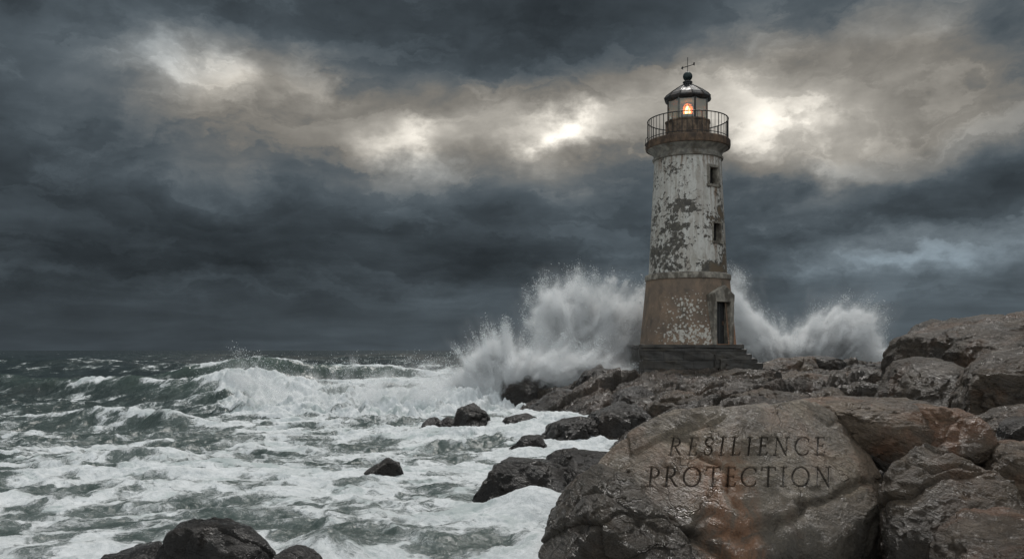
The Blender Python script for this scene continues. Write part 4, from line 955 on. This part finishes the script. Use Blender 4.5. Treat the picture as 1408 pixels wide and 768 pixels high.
prism('door_handle', [(0.28, zb + 0.95), (0.33, zb + 0.95), (0.33, zb + 1.15), (0.28, zb + 1.15)], DA, 2.02, 2.09, M['rustiron'], dr)
# windows
for k, (a, z, w, h) in enumerate(WA):
    r = float(shaft_radius(z)); ro = r + (0.03 if k == 0 else 0.0)
    wn = prism('window', [(-w / 2, z - h / 2), (w / 2, z - h / 2), (w / 2, z + h / 2), (-w / 2, z + h / 2)], a, r - 0.34, r - 0.30, M['darkroom'], LH)
    fm = M['trim']; g = 0.10 if k == 0 else 0.05
    def fr_(n_, pts, r1): prism(n_, pts, a, r - 0.36, r1, fm, wn)
    fr_('frame', [(-w / 2 - g, z - h / 2), (-w / 2 + .03, z - h / 2), (-w / 2 + .03, z + h / 2 + g), (-w / 2 - g, z + h / 2 + g)], ro)
    fr_('frame', [(w / 2 - .03, z - h / 2), (w / 2 + g, z - h / 2), (w / 2 + g, z + h / 2 + g), (w / 2 - .03, z + h / 2 + g)], ro + 0.003)
    fr_('lintel', [(-w / 2 + .03, z + h / 2 - .03), (w / 2 - .03, z + h / 2 - .03), (w / 2 - .03, z + h / 2 + g), (-w / 2 + .03, z + h / 2 + g)], ro - 0.004)
    fr_('sill', [(-w / 2 - g - .05, z - h / 2 - .10), (w / 2 + g + .05, z - h / 2 - .10), (w / 2 + g + .05, z - h / 2 + .02), (-w / 2 - g - .05, z - h / 2 + .02)], ro + 0.06)
    if k == 0:
        prism('glazing_bar', [(-0.015, z - h / 2), (0.015, z - h / 2), (0.015, z + h / 2), (-0.015, z + h / 2)], a, r - 0.31, r - 0.27, M['trim'], wn)
# plinth and steps
xl, xr = -2.78, 2.1
def rough_block(name, c, s, parent, seed, mat=M['plinth']):
    import bmesh
    bm = bmesh.new(); bmesh.ops.create_cube(bm, size=1.0)
    bmesh.ops.bevel(bm, geom=list(bm.edges), offset=0.03, segments=1, affect='EDGES')
    bmesh.ops.subdivide_edges(bm, edges=list(bm.edges), cuts=9, use_grid_fill=True)
    V = np.array([v.co[:] for v in bm.verts]); Q = V * np.array(s) + np.array(c)
    nn = fbm((Q * 2.2).astype(np.float32), 3, seed) * 0.075
    Q = Q + (V / np.maximum(np.abs(V).max(1)[:, None], 1e-6)) * nn[:, None]
    for v, q in zip(bm.verts, Q): v.co = q
    me = bpy.data.meshes.new(name); bm.to_mesh(me); bm.free(); me.materials.append(mat)
    o = bpy.data.objects.new(name, me); COL.objects.link(o); o.parent = parent
    return o
pt = zz(474); y0, y1 = -2.62, 2.62
pl = rough_block('plinth', ((xl + xr) / 2, 0, pt - 0.95), (xr - xl, y1 - y0, 1.66), LH, 3)
rng = random.Random(4)
for k in range(1):
    pass
rough_block('coping', ((xl + xr) / 2, 0, pt - 0.075), (xr - xl + 0.08, y1 - y0 + 0.08, 0.15), pl, 4)
for i in range(4):
    tp = pt - 0.21 * (i + 1) - 0.02
    rough_block('step', (xr - 0.05 + 0.23 * (i + 1) - 0.9, -1.15 - 0.06 * i, tp - 0.35), (1.8, 2.9 + 0.14 * i, 0.70), LH, 5 + i)

# ------------------------------------------------------------------ spray
mt = bpy.data.materials.new('spray_mist'); mt.use_nodes = True; T = NT(mt.node_tree); T.n.clear()
out = T.new('ShaderNodeOutputMaterial'); pv = T.new('ShaderNodeVolumePrincipled')
pv.inputs['Color'].default_value = (0.985, 0.99, 0.992, 1); pv.inputs['Density'].default_value = 1.0
pv.inputs['Anisotropy'].default_value = 0.25
T.l.new(pv.outputs[0], out.inputs['Volume'])
M['mist'] = mt
def volume_object(name, lo, hi, D, label):
    """D: density grid (nx,ny,nz) over the box lo..hi, carried as a vertex attribute and turned into a fog volume by nodes"""
    nx, ny, nz = D.shape
    me = bpy.data.meshes.new(name); me.vertices.add(D.size)
    gx, gy, gz = (np.linspace(lo[i], hi[i], D.shape[i]) for i in range(3))
    G = np.stack(np.meshgrid(gx, gy, gz, indexing='ij'), -1).reshape(-1, 3).astype(np.float32)
    me.vertices.foreach_set('co', G.ravel())
    at_ = me.attributes.new('dens', 'FLOAT', 'POINT'); at_.data.foreach_set('value', D.astype(np.float32).ravel())
    me.update()
    ob = bpy.data.objects.new(name, me); COL.objects.link(ob)
    ng = bpy.data.node_groups.new(name + '_nodes', 'GeometryNodeTree')
    ng.interface.new_socket('Geometry', in_out='INPUT', socket_type='NodeSocketGeometry'); ng.interface.new_socket('Geometry', in_out='OUTPUT', socket_type='NodeSocketGeometry')
    T = NT(ng); gi = T.new('NodeGroupInput'); go = T.new('NodeGroupOutput')
    vc = T.new('GeometryNodeVolumeCube'); vc.inputs['Min'].default_value = lo; vc.inputs['Max'].default_value = hi
    vc.inputs['Resolution X'].default_value = nx; vc.inputs['Resolution Y'].default_value = ny; vc.inputs['Resolution Z'].default_value = nz
    ps_ = T.new('GeometryNodeInputPosition').outputs[0]
    q = T.v('DIVIDE', T.v('SUBTRACT', ps_, tuple(lo)), tuple((hi[i] - lo[i]) / (D.shape[i] - 1) for i in range(3)))
    x, y, z = T.xyz(q)
    rx, ry, rz = (T.m('MINIMUM', T.m('MAXIMUM', T.m('ROUND', v_), 0.0), float(n_ - 1)) for v_, n_ in ((x, nx), (y, ny), (z, nz)))
    idx = T.m('ADD', T.m('ADD', T.m('MULTIPLY', rx, float(ny * nz)), T.m('MULTIPLY', ry, float(nz))), rz)
    si = T.new('GeometryNodeSampleIndex', data_type='FLOAT', domain='POINT')
    na = T.new('GeometryNodeInputNamedAttribute', data_type='FLOAT'); na.inputs['Name'].default_value = 'dens'
    T.l.new(gi.outputs[0], si.inputs['Geometry']); T.l.new(na.outputs['Attribute'], si.inputs['Value']); T.l.new(idx, si.inputs['Index'])
    T.l.new(si.outputs[0], vc.inputs['Density'])
    sm = T.new('GeometryNodeSetMaterial'); sm.inputs['Material'].default_value = M['mist']
    T.l.new(vc.outputs[0], sm.inputs[0]); T.l.new(sm.outputs[0], go.inputs[0])
    md = ob.modifiers.new('fog', 'NODES'); md.node_group = ng
    me.materials.append(M['mist'])
    tag(ob, label, None, None, 'stuff')
    return ob
def poly_sd(X, Z, poly):
    """signed distance to a polygon, positive inside"""
    P = np.array(poly, float); ins = np.zeros(X.shape, bool); dmin = np.full(X.shape, 1e9)
    for i in range(len(P)):
        a, b = P[i], P[(i + 1) % len(P)]; e = b - a
        t = np.clip(((X - a[0]) * e[0] + (Z - a[1]) * e[1]) / (e @ e), 0, 1)
        dmin = np.minimum(dmin, np.hypot(X - a[0] - t * e[0], Z - a[1] - t * e[1]))
        cr = ((a[1] > Z) != (b[1] > Z)) & (X < (b[0] - a[0]) * (Z - a[1]) / (b[1] - a[1] + 1e-12) + a[0]); ins ^= cr
    return np.where(ins, dmin, -dmin)
DROPS = []
def plume(dist, depth, px_poly, focus, vox, dens, seed, label, soft=0.9, drops=60000, wob=1.0, thick=1.0, rise=0.0, cut=0.0):
    m = dist / F
    poly = [((x - HX) * m, EYE + (HY - y) * m) for x, y in px_poly]; pa = np.array(poly)
    pad = 1.3
    lo = (pa[:, 0].min() - pad, dist - depth - 0.4, pa[:, 1].min() - 0.2); hi = (pa[:, 0].max() + pad, dist + depth + 0.4, pa[:, 1].max() + pad)
    n = [max(8, int((hi[i] - lo[i]) / vox)) for i in range(3)]
    g = [np.linspace(lo[i], hi[i], n[i]) for i in range(3)]
    X, Y, Z = np.meshgrid(*g, indexing='ij')
    fx, fz = (focus[0] - HX) * m, EYE + (HY - focus[1]) * m
    # noise in polar coordinates round the impact point: streaks that fly outwards, plus round billows
    dx, dz_ = X - fx, Z - fz; rr = np.hypot(dx, dz_); th = np.arctan2(dz_, dx)
    Q = np.stack([X, Y, Z], -1).reshape(-1, 3).astype(np.float32)
    w_ = np.stack([fbm(Q * 0.5, 2, seed), fbm(Q * 0.5, 2, seed + 3), fbm(Q * 0.5, 2, seed + 5)], 1)
    bil = fbm(Q * 0.85 + w_ * 1.2, 6, seed + 1, 0.66)
    pol = np.stack([(th * 8.0).ravel(), (rr * 0.38).ravel(), Y.ravel() * 1.3], 1).astype(np.float32) + w_ * 0.6
    stk = fbm(pol, 4, seed + 2, 0.58)
    nz_ = (bil * 1.05 + stk * 1.05).reshape(X.shape)
    sd_ = poly_sd(X, Z, poly)
    yc = np.abs(Y - dist - rise * (Z - pa[:, 1].min())) / (depth * (0.55 + 0.45 * np.clip(sd_ + 0.6, 0, 1)))
    shp = sd_ / soft + nz_ * 1.35 * wob - 1.2 * yc ** 2
    core = np.clip(shp + 0.15, 0, 2.0) ** 1.35
    mist = np.clip(np.exp(np.clip(sd_ * 1.6 + nz_ * 2.2 - yc ** 2 * 1.5, -8, 0)) - 0.06, 0, 1) * 0.06
    edge = np.minimum.reduce([X - lo[0], hi[0] - X, Y - lo[1], hi[1] - Y, hi[2] - Z]) / 0.5
    tex = np.clip(0.7 + nz_ * 2.3, 0.03, 4)
    D = (core * tex + mist) * dens * np.clip(edge, 0, 1)
    volume_object('sea_spray', lo, hi, D, label)
    # droplets: where the mist thins out
    rg = np.random.RandomState(seed)
    cell = np.clip(core, 0, 0.7) * np.exp(-np.clip(shp - 0.5, 0, 9) * 1.2) + np.exp(-((shp + 0.45) / 0.6) ** 2) * np.clip(nz_ * 3 + 0.3, 0, 2) ** 2.5 * 0.6
    cell = cell * np.clip(edge, 0, 1) * (sd_ > -0.8); pr = cell.ravel() / cell.sum()
    ii = rg.choice(len(pr), drops, p=pr)
    P = Q[ii] + (rg.rand(drops, 3) - 0.5) * vox * 1.6
    clus = rg.rand(drops // 12, 3); kk_ = rg.randint(0, len(clus), drops // 3)          # a third of the drops fly in strings
    base_ = P[:len(clus)][kk_]; dirv = np.stack([base_[:, 0] - fx, np.zeros(len(kk_)), base_[:, 2] - fz], 1); dirv /= np.linalg.norm(dirv, axis=1)[:, None] + 1e-6
    P[-len(kk_):] = base_ + dirv * (rg.rand(len(kk_), 1) ** 1.5 * 0.55) + rg.normal(size=(len(kk_), 3)) * 0.035
    DROPS.append((P, np.exp(rg.normal(math.log(0.0115), 0.48, drops))))
    return
plume(46.5, 1.9, [(728, 545), (742, 480), (738, 430), (748, 404), (772, 395), (792, 388), (815, 400), (850, 404), (886, 408), (900, 440), (900, 520), (850, 530)],
      (800, 560), 0.09, 4.6, 61, 'tall plume of spray bursting left of the lighthouse', soft=1.2, drops=110000)
plume(42.5, 1.5, [(560, 575), (600, 530), (640, 500), (655, 478), (676, 464), (712, 470), (735, 486), (780, 480), (850, 490), (868, 512), (800, 522), (760, 545), (700, 560), (640, 580)],
      (690, 570), 0.09, 5.2, 72, 'lower burst of spray where the roller hits the rocks', soft=0.7, drops=85000)
plume(53.0, 1.8, [(1000, 500), (1000, 430), (1008, 385), (1020, 400), (1032, 430), (1060, 450), (1085, 458), (1120, 436), (1150, 424), (1180, 425), (1206, 433), (1200, 450), (1206, 475), (1232, 500)],
      (1090, 540), 0.10, 4.6, 83, 'fan of spray flung up behind the rocks right of the lighthouse', soft=0.85, drops=90000)
plume(41.0, 1.3, [(300, 525), (320, 498), (345, 510), (400, 522), (470, 520), (540, 512), (620, 510), (640, 560), (560, 572), (470, 565), (380, 560)],
      (470, 620), 0.11, 0.8, 94, 'mist torn off the broken roller', soft=1.2, drops=12000)
P = np.concatenate([a for a, b in DROPS]); Sz = np.concatenate([b for a, b in DROPS]); rg = np.random.RandomState(1)
nD = len(P); ux = rg.normal(size=(nD, 3)); ux /= np.linalg.norm(ux, axis=1)[:, None]
vx = np.cross(ux, rg.normal(size=(nD, 3))); vx /= np.linalg.norm(vx, axis=1)[:, None]; wx = np.cross(ux, vx)
tet = np.stack([P + ux * Sz[:, None], P + (-0.33 * ux + 0.94 * vx) * Sz[:, None], P + (-0.33 * ux - 0.47 * vx + 0.82 * wx) * Sz[:, None], P + (-0.33 * ux - 0.47 * vx - 0.82 * wx) * Sz[:, None]], 1).reshape(-1, 3)
b4 = np.arange(nD)[:, None] * 4
Fc = np.concatenate([b4 + np.array([0, 1, 2]), b4 + np.array([0, 2, 3]), b4 + np.array([0, 3, 1]), b4 + np.array([1, 3, 2])])
o = mesh_np('spray_droplets', tet, Fc, M['drop'], smooth=False); tag(o, 'droplets flying at the edges of the spray', None, None, 'stuff')
